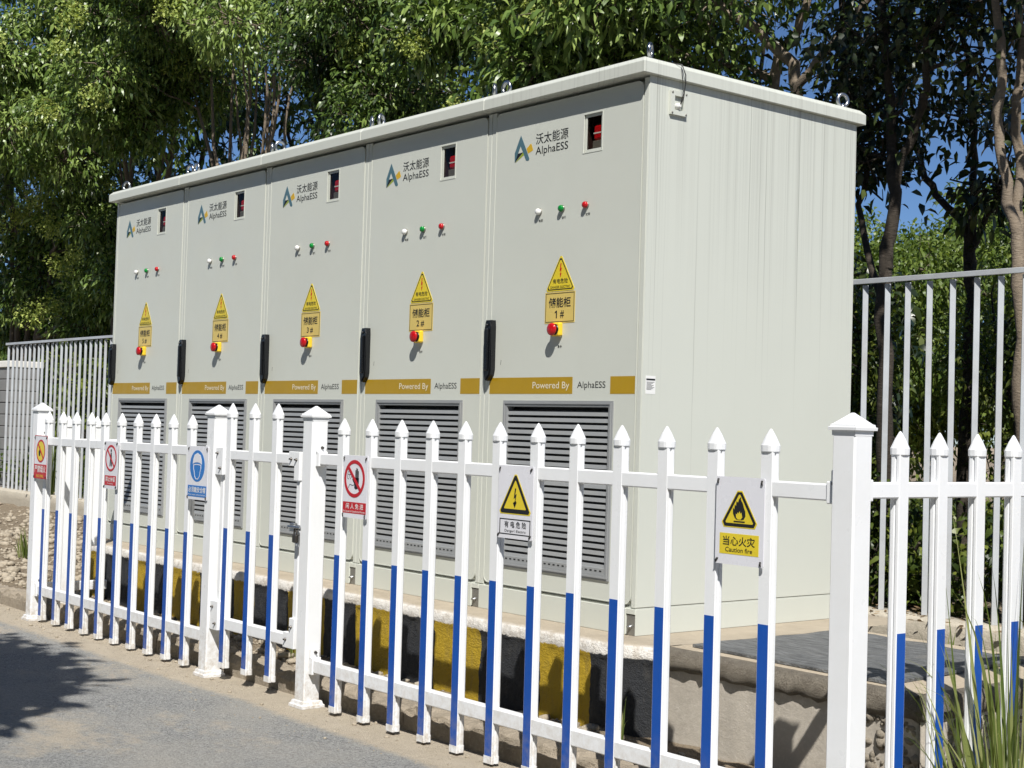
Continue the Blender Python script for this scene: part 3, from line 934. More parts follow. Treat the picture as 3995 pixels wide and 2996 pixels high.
    lettering("DANGER ELECTRIC", 0.432, 0.556, 1.381, 1.391, -0.0018, M['ink'], tri, 0.004)
    npl = shared("npl", "number_plate", lambda: MB().plate([(0.399, 1.235), (0.589, 1.235), (0.589, 1.366), (0.399, 1.366)], -0.0012, 0.0), M['plate_yellow'], root)
    def rect(a): return [(0.404 + a, 1.240 + a), (0.584 - a, 1.240 + a), (0.584 - a, 1.361 - a), (0.404 + a, 1.361 - a)]
    shared("npl_b", "border", lambda: MB().ring(rect(0), rect(0.0022), -0.0019, -0.0012), M['ink'], npl)
    lettering("储能柜", 0.424, 0.563, 1.300, 1.342, -0.0018, M['ink'], npl, 0.016)
    if k == 1:
        shared("one", "numeral", lambda: MB().plate([(0.4715, 1.2555), (0.4775, 1.2555), (0.4775, 1.2875), (0.4725, 1.2875), (0.4640, 1.2815), (0.4640, 1.2755), (0.4715, 1.2805)], -0.0019, -0.0012), M['ink'], npl)
        lettering("#", 0.498, 0.522, 1.255, 1.287, -0.0018, M['ink'], npl, 0.014)
    else:
        lettering("%d #" % k, 0.461, 0.522, 1.255, 1.287, -0.0018, M['ink'], npl, 0.014)
    tri.location = npl.location = (rnd.uniform(-0.003, 0.003), 0, rnd.uniform(-0.002, 0.002))
    # gold band
    st = shared("stripe", "gold_band", lambda: MB().plate([(0.0375, 0.9395), (0.588, 0.9395), (0.588, 1.0095), (0.0375, 1.0095)], -0.0006, 0.0), M['gold'], root)
    lettering("Powered By", 0.333, 0.569, 0.953, 0.990, -0.0012, M['white_txt'], st, 0.004)
    lettering("AlphaESS", 0.618, 0.788, 0.955, 0.990, -0.0007, M['ink'], st, 0.0)
    shared("stripe2", "gold_band", lambda: MB().plate([(0.816, 0.9395), (0.959, 0.9395), (0.959, 1.0095), (0.816, 1.0095)], -0.0006, 0.0), M['gold'], root)
    shared("brk", "foot_bracket", bracket_mesh, [M['zinc'], M['chrome']], root)
    for j, (x, y) in enumerate(((0.042, 0.042), (W - 0.042, 0.042), (0.042, 1.24), (W - 0.042, 1.24))):
        e = shared("eye", "eye_bolt", eye_bolt_mesh, M['chrome'], root, (x, y, 2.255))
        e.rotation_euler.z = rnd.uniform(0, math.pi) if not (k == 1 and j == 1) else R(125)
    # scuffs
    shared("scuff%d" % (k % 3), "scuff_mark", lambda: MB().plate([(0.107, 1.073), (0.109, 1.073), (0.112, 1.094), (0.110, 1.094)], -0.0004, 0.0002), M['ink'], door, (rnd.uniform(-0.004, 0.004), 0, rnd.uniform(-0.01, 0.01)))
    if k == 1:
        # side wall, cable entry, sticker
        mb = MB()
        mb.box(W - 0.001, W + 0.0015, 0.004, 1.288, 0.110, 2.189, 0.0008)
        sp = mb.build("side_wall", M['streak'], root)
        mb = MB()
        mb.box(W - 0.003, W + 0.0005, 0.003, 1.286, 0.001, 0.1025, 0.0008)
        mb.build("side_skirt", M['cab'], root)
        x = W + 0.0015
        mb = MB()
        O = [(0.110, 2.052), (0.201, 2.052), (0.201, 2.147), (0.110, 2.147)]
        Iq = [(0.131, 2.072), (0.181, 2.072), (0.181, 2.128), (0.131, 2.128)]
        n = 4
        v = [(x + 0.012, y, z) for y, z in O] + [(x + 0.012, y, z) for y, z in Iq] + [(x, y, z) for y, z in O] + [(x - 0.03, y, z) for y, z in Iq]
        f = []
        for i in range(4):
            j = (i + 1) % 4
            f += [(i, j, 4 + j, 4 + i), (8 + i, 8 + j, j, i), (4 + i, 4 + j, 12 + j, 12 + i)]
        f.append((12, 13, 14, 15))
        mb.add(v, f)
        ce = mb.build("cable_entry", M['cab'], root)
        MB().lathe([(0.013, 0), (0.013, 0.010), (0.010, 0.016), (0.005, 0.02)], 14, 'x', (x + 0.002, 0.152, 2.088)).build("cable_gland", M['lamp_white'], ce)
        for (yy, zz) in ((0.117, 2.140), (0.194, 2.140), (0.117, 2.059), (0.194, 2.059)):
            shared("screw", "screw", lambda: MB().lathe([(0.0045, 0), (0.0045, 0.002), (0.002, 0.003)], 8, 'x'), M['zinc'], ce, (x + 0.012, yy, zz))
        MB().tube([(x + 0.02, 0.154, 2.092), (x + 0.030, 0.160, 2.12), (x + 0.032, 0.168, 2.18), (x + 0.036, 0.163, 2.21), (x + 0.028, 0.150, 2.25), (x - 0.01, 0.130, 2.262), (x - 0.2, 0.1, 2.2605)], 0.0022, 6).build("cable", M['rubber'], ce)
        MB().tube([(x + 0.02, 0.152, 2.092), (x + 0.030, 0.157, 2.13), (x + 0.029, 0.155, 2.19), (x + 0.027, 0.147, 2.25), (x - 0.01, 0.127, 2.262), (x - 0.2, 0.095, 2.2605)], 0.0013, 6).build("cable", M['rubber'], ce)
        stk = MB().box(x, x + 0.0006, 0.022, 0.075, 0.941, 1.012).build("sticker", M['white_ink'], root)
        mb = MB(); mb.box(x + 0.0006, x + 0.0010, 0.025, 0.073, 0.994, 1.001)
        for i in range(8): mb.box(x + 0.0006, x + 0.0010, 0.027, 0.069 - (i * 7 % 5) * 0.004, 0.9865 - i * 0.0042, 0.9880 - i * 0.0042)
        mb.build("print", M['ink'], stk)

# ================================================================== WHITE PICKET FENCE
FY = -0.655
GRP_P = "white square posts of the picket fence"
def post_mesh(h0, h1):
    mb = MB()
    a, c = 0.0395, 0.005
    poly = [(-a + c, -a), (a - c, -a), (a, -a + c), (a, a - c), (a - c, a), (-a + c, a), (-a, a - c), (-a, -a + c)]
    mb.extrude_z(poly, h0, h1)
    return mb
def post_cap_mesh():
    mb = MB()
    def sq(a, z): return [(-a, -a, z), (a, -a, z), (a, a, z), (-a, a, z)]
    lv = [(0.0402, -0.014), (0.0406, 0.0), (0.0480, 0.001), (0.0488, 0.009), (0.0445, 0.011), (0.0437, 0.017), (0.0385, 0.019), (0.003, 0.050)]
    v = []
    for a, z in lv: v += sq(a, z)
    f = []
    for i in range(len(lv) - 1):
        for k in range(4):
            f.append((i * 4 + k, i * 4 + (k + 1) % 4, i * 4 + 4 + (k + 1) % 4, i * 4 + 4 + k))
    f.append((3, 2, 1, 0)); m_ = (len(lv) - 1) * 4; f.append((m_, m_ + 1, m_ + 2, m_ + 3))
    mb.add(v, f)
    return mb
def post_foot_mesh():
    mb = MB()
    def sq(a, z): return [(-a, -a, z), (a, -a, z), (a, a, z), (-a, a, z)]
    v = sq(0.056, 0.0) + sq(0.056, 0.012) + sq(0.050, 0.016) + sq(0.047, 0.028) + sq(0.0405, 0.031)
    f = []
    for i in range(4):
        for k in range(4):
            f.append((i * 4 + k, i * 4 + (k + 1) % 4, i * 4 + 4 + (k + 1) % 4, i * 4 + 4 + k))
    mb.add(v, f)
    return mb
def fence_post(x, y, label, top=0.812, tilt=(0, 0)):
    r_ = tag(empty("fence_post", (x, y, GZ)), label, "post", GRP_P)
    shared("post_s%.3f" % top, "post_shaft", lambda: post_mesh(0.002, top - GZ), M['white'], r_)
    shared("post_cap", "post_cap", post_cap_mesh, M['white'], r_, (0, 0, top - GZ))
    shared("post_foot", "post_foot", post_foot_mesh, M['white'], r_, (0, 0, 0.001))
    r_.rotation_euler = (R(tilt[0]), R(tilt[1]), 0)
    return r_
XL, XH, XG, XR = -4.428, -2.216, -1.323, 1.531
fence_post(XL, FY, "white fence post at the far left corner behind the no fire sign")
fence_post(XH, FY, "white hinge post between the helmet sign and the gate", tilt=(0, 0.4))
fence_post(XG, FY, "white latch post with padlock beside the narrow gate")
fence_post(XR, FY, "large white corner post in the right foreground")

PK = [(-0.0208, -0.0185), (0.0208, -0.0185), (0.0225, -0.0165), (0.0225, -0.0085), (0.0178, -0.0072), (0.0178, -0.0018), (0.0225, -0.0005), (0.0225, 0.0100), (0.0190, 0.0150),
      (-0.0190, 0.0150), (-0.0225, 0.0100), (-0.0225, -0.0005), (-0.0178, -0.0018), (-0.0178, -0.0072), (-0.0225, -0.0085), (-0.0225, -0.0165)]
def picket_mesh(z0, z1):
    return MB().extrude_z(PK, z0, z1)
def picket_cap_mesh():
    mb = MB()
    n = 16
    ring = [(math.copysign(abs(math.cos(a)) ** 0.65, math.cos(a)) * 0.0268, math.copysign(abs(math.sin(a)) ** 0.65, math.sin(a)) * 0.0225) for a in [2 * math.pi * (k + 0.5) / n for k in range(n)]]
    lv = [(0.95, 0.0), (1.0, 0.002), (1.02, 0.020), (0.96, 0.023), (0.60, 0.045), (0.16, 0.066), (0.04, 0.069)]
    v = []
    for s_, z in lv: v += [(x * s_, y * s_ - 0.0015, z) for x, y in ring]
    f = []
    for i in range(len(lv) - 1):
        for k in range(n): f.append((i * n + k, i * n + (k + 1) % n, (i + 1) * n + (k + 1) % n, (i + 1) * n + k))
    mb.add(v, f); mb.add(v, [tuple(range(n - 1, -1, -1)), tuple((len(lv) - 1) * n + k for k in range(n))])
    return mb
def end_cap_mesh():
    return MB().extrude_z([(x * 1.09, y * 1.10) for x, y in PK], 0.0, 0.026)
def picket(panel, x, z0, zt, blue_top, y=0.0, rot=0.0):
    """one picket in panel coordinates"""
    p = shared(("pk", round(z0, 3), round(zt, 3)), "picket", lambda: picket_mesh(z0 + 0.004, zt - 0.068), M['white'], panel, (x, y, 0))
    p.rotation_euler = (0, R(rot + rnd.uniform(-0.18, 0.18)), 0)
    shared("pk_cap", "picket_cap", picket_cap_mesh, M['white'], p, (0, 0, zt - 0.069))
    shared("pk_end", "end_cap", end_cap_mesh, M['white'], p, (0, 0, z0))
    if blue_top is not None:
        shared(("pk_blue", round(z0, 3), round(blue_top, 3)), "blue_film", lambda: MB().box(-0.0198, 0.0198, -0.0190, -0.0180, z0 + 0.0265, blue_top), M['blue'], p)
    return p
def rail(panel, x0, x1, z0, z1, y=0.0, name="rail"):
    return MB().box(x0, x1, y - 0.0175, y + 0.0175, z0, z1, 0.004).build(name, M['white'], panel)
def bracket(panel, x, y, z0, z1, w=0.03):
    o = MB().box(x - w / 2, x + w / 2, y - 0.022, y + 0.022, z0, z1, 0.003).build("rail_bracket", M['white'], panel)
    return o
def fence_bolt(panel, x, y, z, ax='y'):
    return shared(("fbolt", ax), "bolt", lambda: MB().lathe([(0.007, 0), (0.007, 0.003), (0.004, 0.005), (0.004, 0.012)], 8, ax), M['bolt'], panel, (x, y, z))

def panel(x0, x1, xs_, label, z0=-0.412, zt=0.812):
    r_ = tag(empty("picket_fence", (x0, FY, 0)), label, "fence", "white and blue picket fence panels")
    rail(r_, 0.0, x1 - x0, 0.612, 0.660)
    rail(r_, 0.0, x1 - x0, -0.270, -0.214)
    for x in xs_: picket(r_, x - x0, z0 + rnd.uniform(-0.003, 0.003), zt, 0.240 + rnd.uniform(-0.003, 0.003))
    for e, s_ in ((0.016, 1), (x1 - x0 - 0.016, -1)):
        bracket(r_, e, 0, 0.604, 0.668); bracket(r_, e, 0, -0.280, -0.206)
        bracket(r_, e - s_ * 0.006, 0, 0.655, 0.700, 0.012); bracket(r_, e - s_ * 0.006, 0, -0.215, -0.17, 0.012)
        fence_bolt(r_, e + (0.001 if s_ > 0 else -0.001), 0.0, 0.684, 'x'); fence_bolt(r_, e + 0.001, 0, -0.186, 'x')
    return r_
panel(XL + 0.0405, XH - 0.0405, [-4.305, -4.098, -3.900, -3.695, -3.501, -3.293, -3.088, -2.882, -2.679, -2.475], "long picket fence panel of ten pickets left of the gate")
panel(XG + 0.0405, XR - 0.0405, [-1.093, -0.880, -0.669, -0.460, -0.251, -0.043, 0.171, 0.379, 0.594, 0.806, 1.021, 1.237], "long picket fence panel of twelve pickets between padlock post and corner post")

# gate leaf
gate = tag(empty("picket_gate", (XH + 0.07, FY, 0)), "narrow white picket gate of three pickets between two posts", "gate")
gx = XH + 0.07
g1 = -1.418
rail(gate, 0.0, g1 - gx, 0.606, 0.652); rail(gate, 0.0, g1 - gx, -0.186, -0.134)
for x in (-2.069, -1.852, -1.640): picket(gate, x - gx, -0.366, 0.871, 0.285)
MB().box(0.0, 0.032, -0.012, 0.016, -0.19, 0.66, 0.003).build("stile", M['white'], gate)
MB().box(g1 - gx - 0.030, g1 - gx + 0.004, -0.012, 0.016, -0.19, 0.66, 0.003).build("stile", M['white'], gate)
for z0_, z1_ in ((0.536, 0.662), (-0.192, -0.060)):
    s_ = 1 if z0_ < 0 else -1
    xr_ = g1 - gx
    a = (xr_ - 0.036, xr_ + 0.008, z0_, z1_)
    b_ = (xr_ - 0.085, xr_ - 0.036, (z1_ - 0.064 if s_ < 0 else z0_), (z1_ if s_ < 0 else z0_ + 0.068))
    MB().box(a[0], a[1], -0.0235, 0.0, a[2], a[3], 0.002).box(b_[0], b_[1] + 0.003, -0.0230, 0.0, b_[2], b_[3], 0.002).build("corner_plate", M['white'], gate)
    for dx, dz in ((-0.016, 0.028), (-0.060, -0.030) if s_ > 0 else (-0.060, 0.03)):
        fence_bolt(gate, xr_ + dx, -0.0235, (z0_ + z1_) / 2 + dz * (1 if s_ > 0 else 1))
    MB().box(-0.030, 0.05, -0.030, 0.0, z0_ - 0.004, z1_, 0.002).build("hinge_plate", M['white'], gate)
    fence_bolt(gate, 0.0, -0.030, z1_ - 0.028); fence_bolt(gate, 0.03, -0.030, z0_ + 0.028)
# latch with padlock
la = MB()
la.box(g1 - gx - 0.012, XG - gx - 0.030, -0.036, -0.024, 0.322, 0.346, 0.002)
la.box(g1 - gx - 0.028, g1 - gx + 0.010, -0.042, -0.022, 0.314, 0.354, 0.003)
la.tube([(g1 - gx - 0.03, -0.046, 0.338), (XG - gx - 0.026, -0.046, 0.338)], 0.006, 8)
lt = la.build("latch", M['chrome'], gate)
pd = MB()
pd.box(g1 - gx + 0.012, g1 - gx + 0.046, -0.052, -0.036, 0.270, 0.306, 0.004)
pd.tube([(g1 - gx + 0.018, -0.044, 0.303), (g1 - gx + 0.018, -0.044, 0.326), (g1 - gx + 0.029, -0.044, 0.336), (g1 - gx + 0.040, -0.044, 0.326), (g1 - gx + 0.040, -0.044, 0.303)], 0.0035, 8)
padlock = pd.build("padlock", M['bolt'], None, (gx, FY, 0))
tag(padlock, "small dark padlock hanging from the gate latch", "padlock")

# return panels at both corners
rp = tag(empty("picket_fence", (XR, FY + 0.0405, 0)), "picket fence panel running back from the right corner post", "fence", "white and blue picket fence panels")
rp.rotation_euler.z = R(90)
rail(rp, 0.0, 2.1, 0.622, 0.668); rail(rp, 0.0, 2.1, -0.262, -0.206)
for i in range(10): picket(rp, 0.1755 + 0.193 * i, -0.405, 0.815, 0.236)
bracket(rp, 0.016, 0, 0.614, 0.676); bracket(rp, 0.016, 0, -0.270, -0.198)
for p_ in [c for c in rp.children if c.name.startswith("picket")]:
    for c in p_.children:
        if c.name.startswith("blue_film"): c.rotation_euler.z = 0
lp = tag(empty("picket_fence", (XL, FY + 0.0405, 0)), "short return of two pickets behind the far left corner post", "fence", "white and blue picket fence panels")
lp.rotation_euler.z = R(90)
rail(lp, 0.0, 0.50, 0.606, 0.652); rail(lp, 0.0, 0.40, -0.262, -0.206)
picket(lp, 0.1255, -0.36, 0.789, None); picket(lp, 0.3045, 0.004, 0.792, None)

# ================================================================== SAFETY SIGNS
SY = -0.685
def safety_sign(x0, x1, z0, z1, y, label, tilt=0.0):
    o = MB().plate(rrect(x0, x1, z0, z1, 0.004, 2), y - 0.0014, y + 0.0014).build("safety_sign", M['sign_white'])
    tag(o, label, "sign", "safety signs tied to the picket fence")
    return o
def ties(sign, x0, x1, z0, z1, y):
    for x in (x0 + 0.009, x1 - 0.009):
        for z in (z0 + 0.012, z1 - 0.012):
            t = shared("tie", "cable_tie", lambda: MB().tube([(0.0, 0.004, 0.004), (0.0, -0.004, 0.003), (-0.001, -0.005, -0.003), (-0.0015, -0.0035, -0.009)], [0.003, 0.0034, 0.003, 0.002], 6), M['rubber'], sign, (x, y, z))
            t.rotation_euler.y = rnd.uniform(-0.5, 0.5)
def y1(y, k=1): return y - 0.0014 - 0.0006 * k

# 1 no fire
x0, x1, z0, z1, y = -4.400, -4.204, 0.416, 0.669, FY - 0.046
s = safety_sign(x0, x1, z0, z1, y, "red bordered no fire sign with yellow disc on the far left post")
MB().ring([(x0, z0), (x1, z0), (x1, z1), (x0, z1)], [(x0 + .004, z0 + .004), (x1 - .004, z0 + .004), (x1 - .004, z1 - .004), (x0 + .004, z1 - .004)], y1(y), y1(y, 0)).build("border", M['red_ink'], s)
cx, cz = (x0 + x1) / 2, 0.578
MB().plate(circ(cx, cz, 0.060), y1(y), y1(y, 0)).build("yellow_disc", M['sign_yellow'], s)
MB().ring(circ(cx, cz, 0.067), circ(cx, cz, 0.057), y1(y, 2), y1(y, 1)).build("prohibition_ring", M['red_ink'], s)
MB().plate([(cx - 0.044, cz + 0.036), (cx - 0.036, cz + 0.044), (cx + 0.044, cz - 0.036), (cx + 0.036, cz - 0.044)], y1(y, 3), y1(y, 2)).build("prohibition_bar", M['red_ink'], s)
MB().plate([(cx - 0.026, cz - 0.030), (cx - 0.008, cz - 0.030), (cx - 0.004, cz - 0.008), (cx - 0.014, cz + 0.030), (cx - 0.020, cz + 0.008), (cx - 0.032, cz - 0.006)], y1(y, 2), y1(y, 1)).build("match_flame", M['ink'], s)
MB().plate([(x0 + .001, z0 + .001), (x1 - .001, z0 + .001), (x1 - .001, 0.500), (x0 + .001, 0.500)], y1(y, 2), y1(y, 1)).build("caption_panel", M['red_ink'], s)
lettering("严禁烟火", x0 + 0.014, x1 - 0.012, 0.452, 0.494, y1(y, 3), M['white_ink'], s, 0.012)
lettering("NO FIRE", x0 + 0.045, x1 - 0.045, 0.424, 0.440, y1(y, 3), M['sign_yellow'], s, 0.006)
ties(s, x0, x1, z0, z1, y)
# 2 no standing
x0, x1, z0, z1, y = -3.434, -3.266, 0.404, 0.659, SY
s = safety_sign(x0, x1, z0, z1, y, "white sign with red ring and standing figure, second from the left")
cx, cz = (x0 + x1) / 2, 0.569
MB().ring(circ(cx, cz, 0.071), circ(cx, cz, 0.060), y1(y, 2), y1(y, 1)).build("prohibition_ring", M['red_ink'], s)
MB().plate(circ(cx, cz + 0.040, 0.008, 12), y1(y), y1(y, 0)).plate([(cx - 0.006, cz + 0.030), (cx - 0.011, cz - 0.002), (cx - 0.016, cz - 0.044), (cx - 0.004, cz - 0.044), (cx, cz - 0.006), (cx + 0.004, cz - 0.044), (cx + 0.016, cz - 0.044), (cx + 0.011, cz - 0.002), (cx + 0.006, cz + 0.030)][::-1], y1(y), y1(y, 0)).build("figure", M['ink'], s)
MB().plate([(cx - 0.047, cz + 0.039), (cx - 0.039, cz + 0.047), (cx + 0.047, cz - 0.039), (cx + 0.039, cz - 0.047)], y1(y, 3), y1(y, 2)).build("prohibition_bar", M['red_ink'], s)
MB().plate([(x0 + 0.012, 0.423), (x1 - 0.012, 0.423), (x1 - 0.012, 0.475), (x0 + 0.012, 0.475)], y1(y), y1(y, 0)).build("caption_panel", M['red_ink'], s)
lettering("禁止停留", x0 + 0.024, x1 - 0.024, 0.443, 0.470, y1(y, 2), M['white_ink'], s, 0.012)
lettering("No standing", x0 + 0.048, x1 - 0.048, 0.428, 0.437, y1(y, 2), M['white_ink'], s, 0.0)
ties(s, x0, x1, z0, z1, y)
# 3 wear a helmet
x0, x1, z0, z1, y = -2.420, -2.213, 0.404, 0.661, SY - 0.014
s = safety_sign(x0, x1, z0, z1, y, "white sign with blue disc and helmeted head beside the hinge post")
cx, cz = (x0 + x1) / 2 - 0.004, 0.566
MB().plate(circ(cx, cz, 0.076), y1(y), y1(y, 0)).build("blue_disc", M['sign_blue'], s)
helm = [(cx - 0.047, cz + 0.008), (cx - 0.044, cz + 0.030), (cx - 0.030, cz + 0.053), (cx, cz + 0.063), (cx + 0.030, cz + 0.053), (cx + 0.044, cz + 0.030), (cx + 0.047, cz + 0.008), (cx + 0.024, cz + 0.016), (cx, cz + 0.018), (cx - 0.024, cz + 0.016)][::-1]
MB().plate(helm, y1(y, 2), y1(y, 1)).build("helmet", M['sign_white'], s)
fo = [(cx - 0.040, cz + 0.006), (cx - 0.041, cz - 0.012), (cx - 0.032, cz - 0.030), (cx - 0.027, cz - 0.050), (cx - 0.012, cz - 0.064), (cx + 0.012, cz - 0.064), (cx + 0.027, cz - 0.050), (cx + 0.032, cz - 0.030), (cx + 0.041, cz - 0.012), (cx + 0.040, cz + 0.006), (cx + 0.012, cz + 0.009), (cx - 0.012, cz + 0.009)]
fi = [(cx + (a - cx) * 0.86, cz - 0.028 + (b_ - cz + 0.028) * 0.90) for a, b_ in fo]
MB().ring(fo, fi, y1(y, 2), y1(y, 1)).build("face_outline", M['sign_white'], s)
MB().plate([(x0 + 0.008, 0.418), (x1 - 0.008, 0.418), (x1 - 0.008, 0.472), (x0 + 0.008, 0.472)], y1(y), y1(y, 0)).build("caption_panel", M['sign_blue'], s)
lettering("必须戴安全帽", x0 + 0.016, x1 - 0.016, 0.438, 0.466, y1(y, 2), M['white_ink'], s, 0.012)
lettering("Must wear safety helmet", x0 + 0.016, x1 - 0.016, 0.422, 0.432, y1(y, 2), M['white_ink'], s, 0.0)
ties(s, x0, x1, z0, z1, y)
# 4 keep out
x0, x1, z0, z1, y = -1.044, -0.862, 0.405, 0.661, SY
s = safety_sign(x0, x1, z0, z1, y, "white sign with red ring over a raised black hand right of the gate")
cx, cz = (x0 + x1) / 2 - 0.003, 0.566
hand = MB()
hand.plate([(cx + 0.000, cz - 0.038), (cx + 0.012, cz - 0.044), (cx + 0.024, cz - 0.040), (cx + 0.032, cz - 0.020), (cx + 0.033, cz + 0.004), (cx + 0.006, cz + 0.004), (cx + 0.000, cz - 0.012)], y1(y), y1(y, 0))
for fx, fz, h_ in ((0.0078, 0.0, 0.036), (0.0145, 0.0, 0.044), (0.0212, 0.0, 0.042), (0.0280, 0.0, 0.033)):
    hand.plate(rrect(cx + fx - 0.0026, cx + fx + 0.0026, cz - 0.004, cz + h_, 0.0024, 3), y1(y), y1(y, 0))
hand.plate([(cx + 0.003, cz - 0.026), (cx - 0.016, cz - 0.004), (cx - 0.011, cz + 0.001), (cx + 0.006, cz - 0.012)], y1(y), y1(y, 0))
hand.build("hand", M['ink'], s)
fa = MB()
for a, b_ in (((-0.052, 0.0), (-0.052, 0.018)), ((-0.052, 0.018), (-0.046, 0.029)), ((-0.046, 0.029), (-0.030, 0.031)), ((-0.030, 0.031), (-0.022, 0.020)), ((-0.048, 0.016), (-0.024, 0.016)), ((-0.024, 0.016), (-0.022, 0.004)), ((-0.052, 0.0), (-0.044, -0.003)), ((-0.040, 0.010), (-0.034, 0.010)), ((-0.036, 0.004), (-0.030, -0.002)), ((-0.046, -0.040), (-0.034, -0.024)), ((-0.034, -0.024), (-0.014, -0.028)), ((-0.014, -0.028), (0.002, -0.024))):
    A, B = Vector(a), Vector(b_); d = (B - A).normalized(); n_ = Vector((-d.y, d.x)) * 0.0012
    A, B = A - d * 0.0008, B + d * 0.0008
    fa.plate([(cx + q.x, cz + q.y) for q in (A - n_, B - n_, B + n_, A + n_)], y1(y), y1(y, 0))
fa.build("face_outline", M['ink'], s)
MB().ring(circ(cx, cz, 0.077), circ(cx, cz, 0.0625), y1(y, 2), y1(y, 1)).build("prohibition_ring", M['red_ink'], s)
MB().plate([(cx - 0.049, cz + 0.039), (cx - 0.039, cz + 0.049), (cx + 0.049, cz - 0.039), (cx + 0.039, cz - 0.049)], y1(y, 3), y1(y, 2)).build("prohibition_bar", M['red_ink'], s)
MB().plate([(x0 + 0.006, 0.424), (x1 - 0.004, 0.424), (x1 - 0.004, 0.470), (x0 + 0.006, 0.470)], y1(y), y1(y, 0)).build("caption_panel", M['red_ink'], s)
lettering("闲 人 免 进", x0 + 0.030, x1 - 0.022, 0.442, 0.465, y1(y, 2), M['white_ink'], s, 0.01)
lettering("No Access for Unauthorized Persons", x0 + 0.012, x1 - 0.010, 0.428, 0.437, y1(y, 2), M['white_ink'], s, 0.0)
ties(s, x0, x1, z0, z1, y)
# 5 electric danger
x0, x1, z0, z1, y = -0.009, 0.185, 0.400, 0.659, SY
s = safety_sign(x0, x1, z0, z1, y, "white sign with yellow lightning triangle in the middle of the long panel")
cx = 0.088
MB().plate(tri_pts(cx, 0.486, 0.638, 0.094, 0.012), y1(y), y1(y, 0)).build("yellow_triangle", M['sign_yellow'], s)
MB().ring(tri_pts(cx, 0.490, 0.632, 0.086, 0.010), tri_pts(cx, 0.505, 0.610, 0.0635, 0.004), y1(y, 2), y1(y, 1)).build("border", M['ink'], s)
MB().plate(bolt_sym(cx, 0.546, 0.033), y1(y, 2), y1(y, 1)).plate([(cx - 0.012, 0.528), (cx - 0.0015, 0.509), (cx + 0.009, 0.530)][::-1], y1(y, 2), y1(y, 1)).build("lightning_symbol", M['ink'], s)
MB().ring([(x0 + 0.012, 0.414), (x1 - 0.010, 0.414), (x1 - 0.010, 0.470), (x0 + 0.012, 0.470)], [(x0 + 0.016, 0.4175), (x1 - 0.014, 0.4175), (x1 - 0.014, 0.4665), (x0 + 0.016, 0.4665)], y1(y), y1(y, 0)).build("caption_frame", M['ink'], s)
lettering("有 电 危 险", x0 + 0.040, x1 - 0.032, 0.438, 0.462, y1(y), M['ink'], s, 0.014)
lettering("Danger! Electric", x0 + 0.042, x1 - 0.034, 0.4205, 0.432, y1(y), M['ink'], s, 0.004)
ties(s, x0, x1, z0, z1, y)
# 6 caution fire
x0, x1, z0, z1, y = 1.051, 1.242, 0.403, 0.665, SY
s = safety_sign(x0, x1, z0, z1, y, "white sign with yellow flame triangle nearest the corner post")
cx = 1.146
MB().plate(tri_pts(cx, 0.514, 0.640, 0.080, 0.018), y1(y), y1(y, 0)).build("yellow_triangle", M['sign_yellow'], s)
MB().ring(tri_pts(cx, 0.5175, 0.634, 0.074, 0.016), tri_pts(cx, 0.527, 0.618, 0.0575, 0.005), y1(y, 2), y1(y, 1)).build("border", M['ink'], s)
fl = [(-0.010, 0.0), (-0.018, 0.006), (-0.025, 0.018), (-0.026, 0.036), (-0.020, 0.030), (-0.019, 0.046), (-0.014, 0.041), (-0.012, 0.056), (-0.006, 0.052), (-0.003, 0.062), (0.005, 0.070), (0.005, 0.061), (0.013, 0.050), (0.018, 0.036), (0.023, 0.026), (0.024, 0.012), (0.018, 0.002), (0.010, 0.0)]
MB().plate([(cx + a, 0.538 + b_ * 0.98) for a, b_ in fl][::-1], y1(y, 2), y1(y, 1)).plate([(cx - 0.022, 0.5305), (cx + 0.022, 0.5305), (cx + 0.022, 0.5345), (cx - 0.022, 0.5345)], y1(y, 2), y1(y, 1)).build("flame_symbol", M['ink'], s)
f2 = [(-0.006, 0.001), (-0.012, 0.007), (-0.013, 0.018), (-0.009, 0.014), (-0.006, 0.022), (-0.002, 0.017), (0.001, 0.026), (0.004, 0.017), (0.008, 0.022), (0.010, 0.014), (0.012, 0.008), (0.006, 0.001)]
MB().plate([(cx + a, 0.538 + b_) for a, b_ in f2][::-1], y1(y, 3), y1(y, 2)).build("flame_core", M['sign_yellow'], s)
MB().plate([(x0 + 0.018, 0.434), (x1 - 0.018, 0.434), (x1 - 0.018, 0.496), (x0 + 0.018, 0.496)], y1(y), y1(y, 0)).build("caption_panel", M['sign_yellow'], s)
lettering("当心火灾", x0 + 0.032, x1 - 0.032, 0.460, 0.488, y1(y, 2), M['ink'], s, 0.012)
lettering("Caution fire", x0 + 0.042, x1 - 0.042, 0.441, 0.455, y1(y, 2), M['ink'], s, 0.006)
ties(s, x0, x1, z0, z1, y)

# ================================================================== STEEL FENCE BEHIND
sf = tag(empty("steel_fence", (-12.4, 2.0, -0.045)), "tall galvanised steel bar fence behind the cabinets", "fence")
def bar_mesh():
    mb = MB()
    a, t = 0.026, 0.004
    poly = [(0, 0), (a * 0.8, a * 0.62), (a * 0.8 - 0.002, a * 0.62 + t), (0, t * 1.6), (-0.006, a * 0.5), (-0.006 - t, a * 0.5 - 0.002)]
    return mb.extrude_z(poly, 0.0, 1.605)
i = 0
x = 0.05
while x < 16.5:
    o = shared("sbar", "bar", bar_mesh, M['steel'], sf, (x, rnd.uniform(-0.003, 0.003), 0))
    o.rotation_euler = (0, R(rnd.uniform(-0.25, 0.25)), R(rnd.uniform(-4, 4)))
    x += 0.1262
    i += 1
MB().box(0.0, 16.6, -0.012, -0.001, 1.610, 1.636, 0.002).build("top_rail", M['steel'], sf)

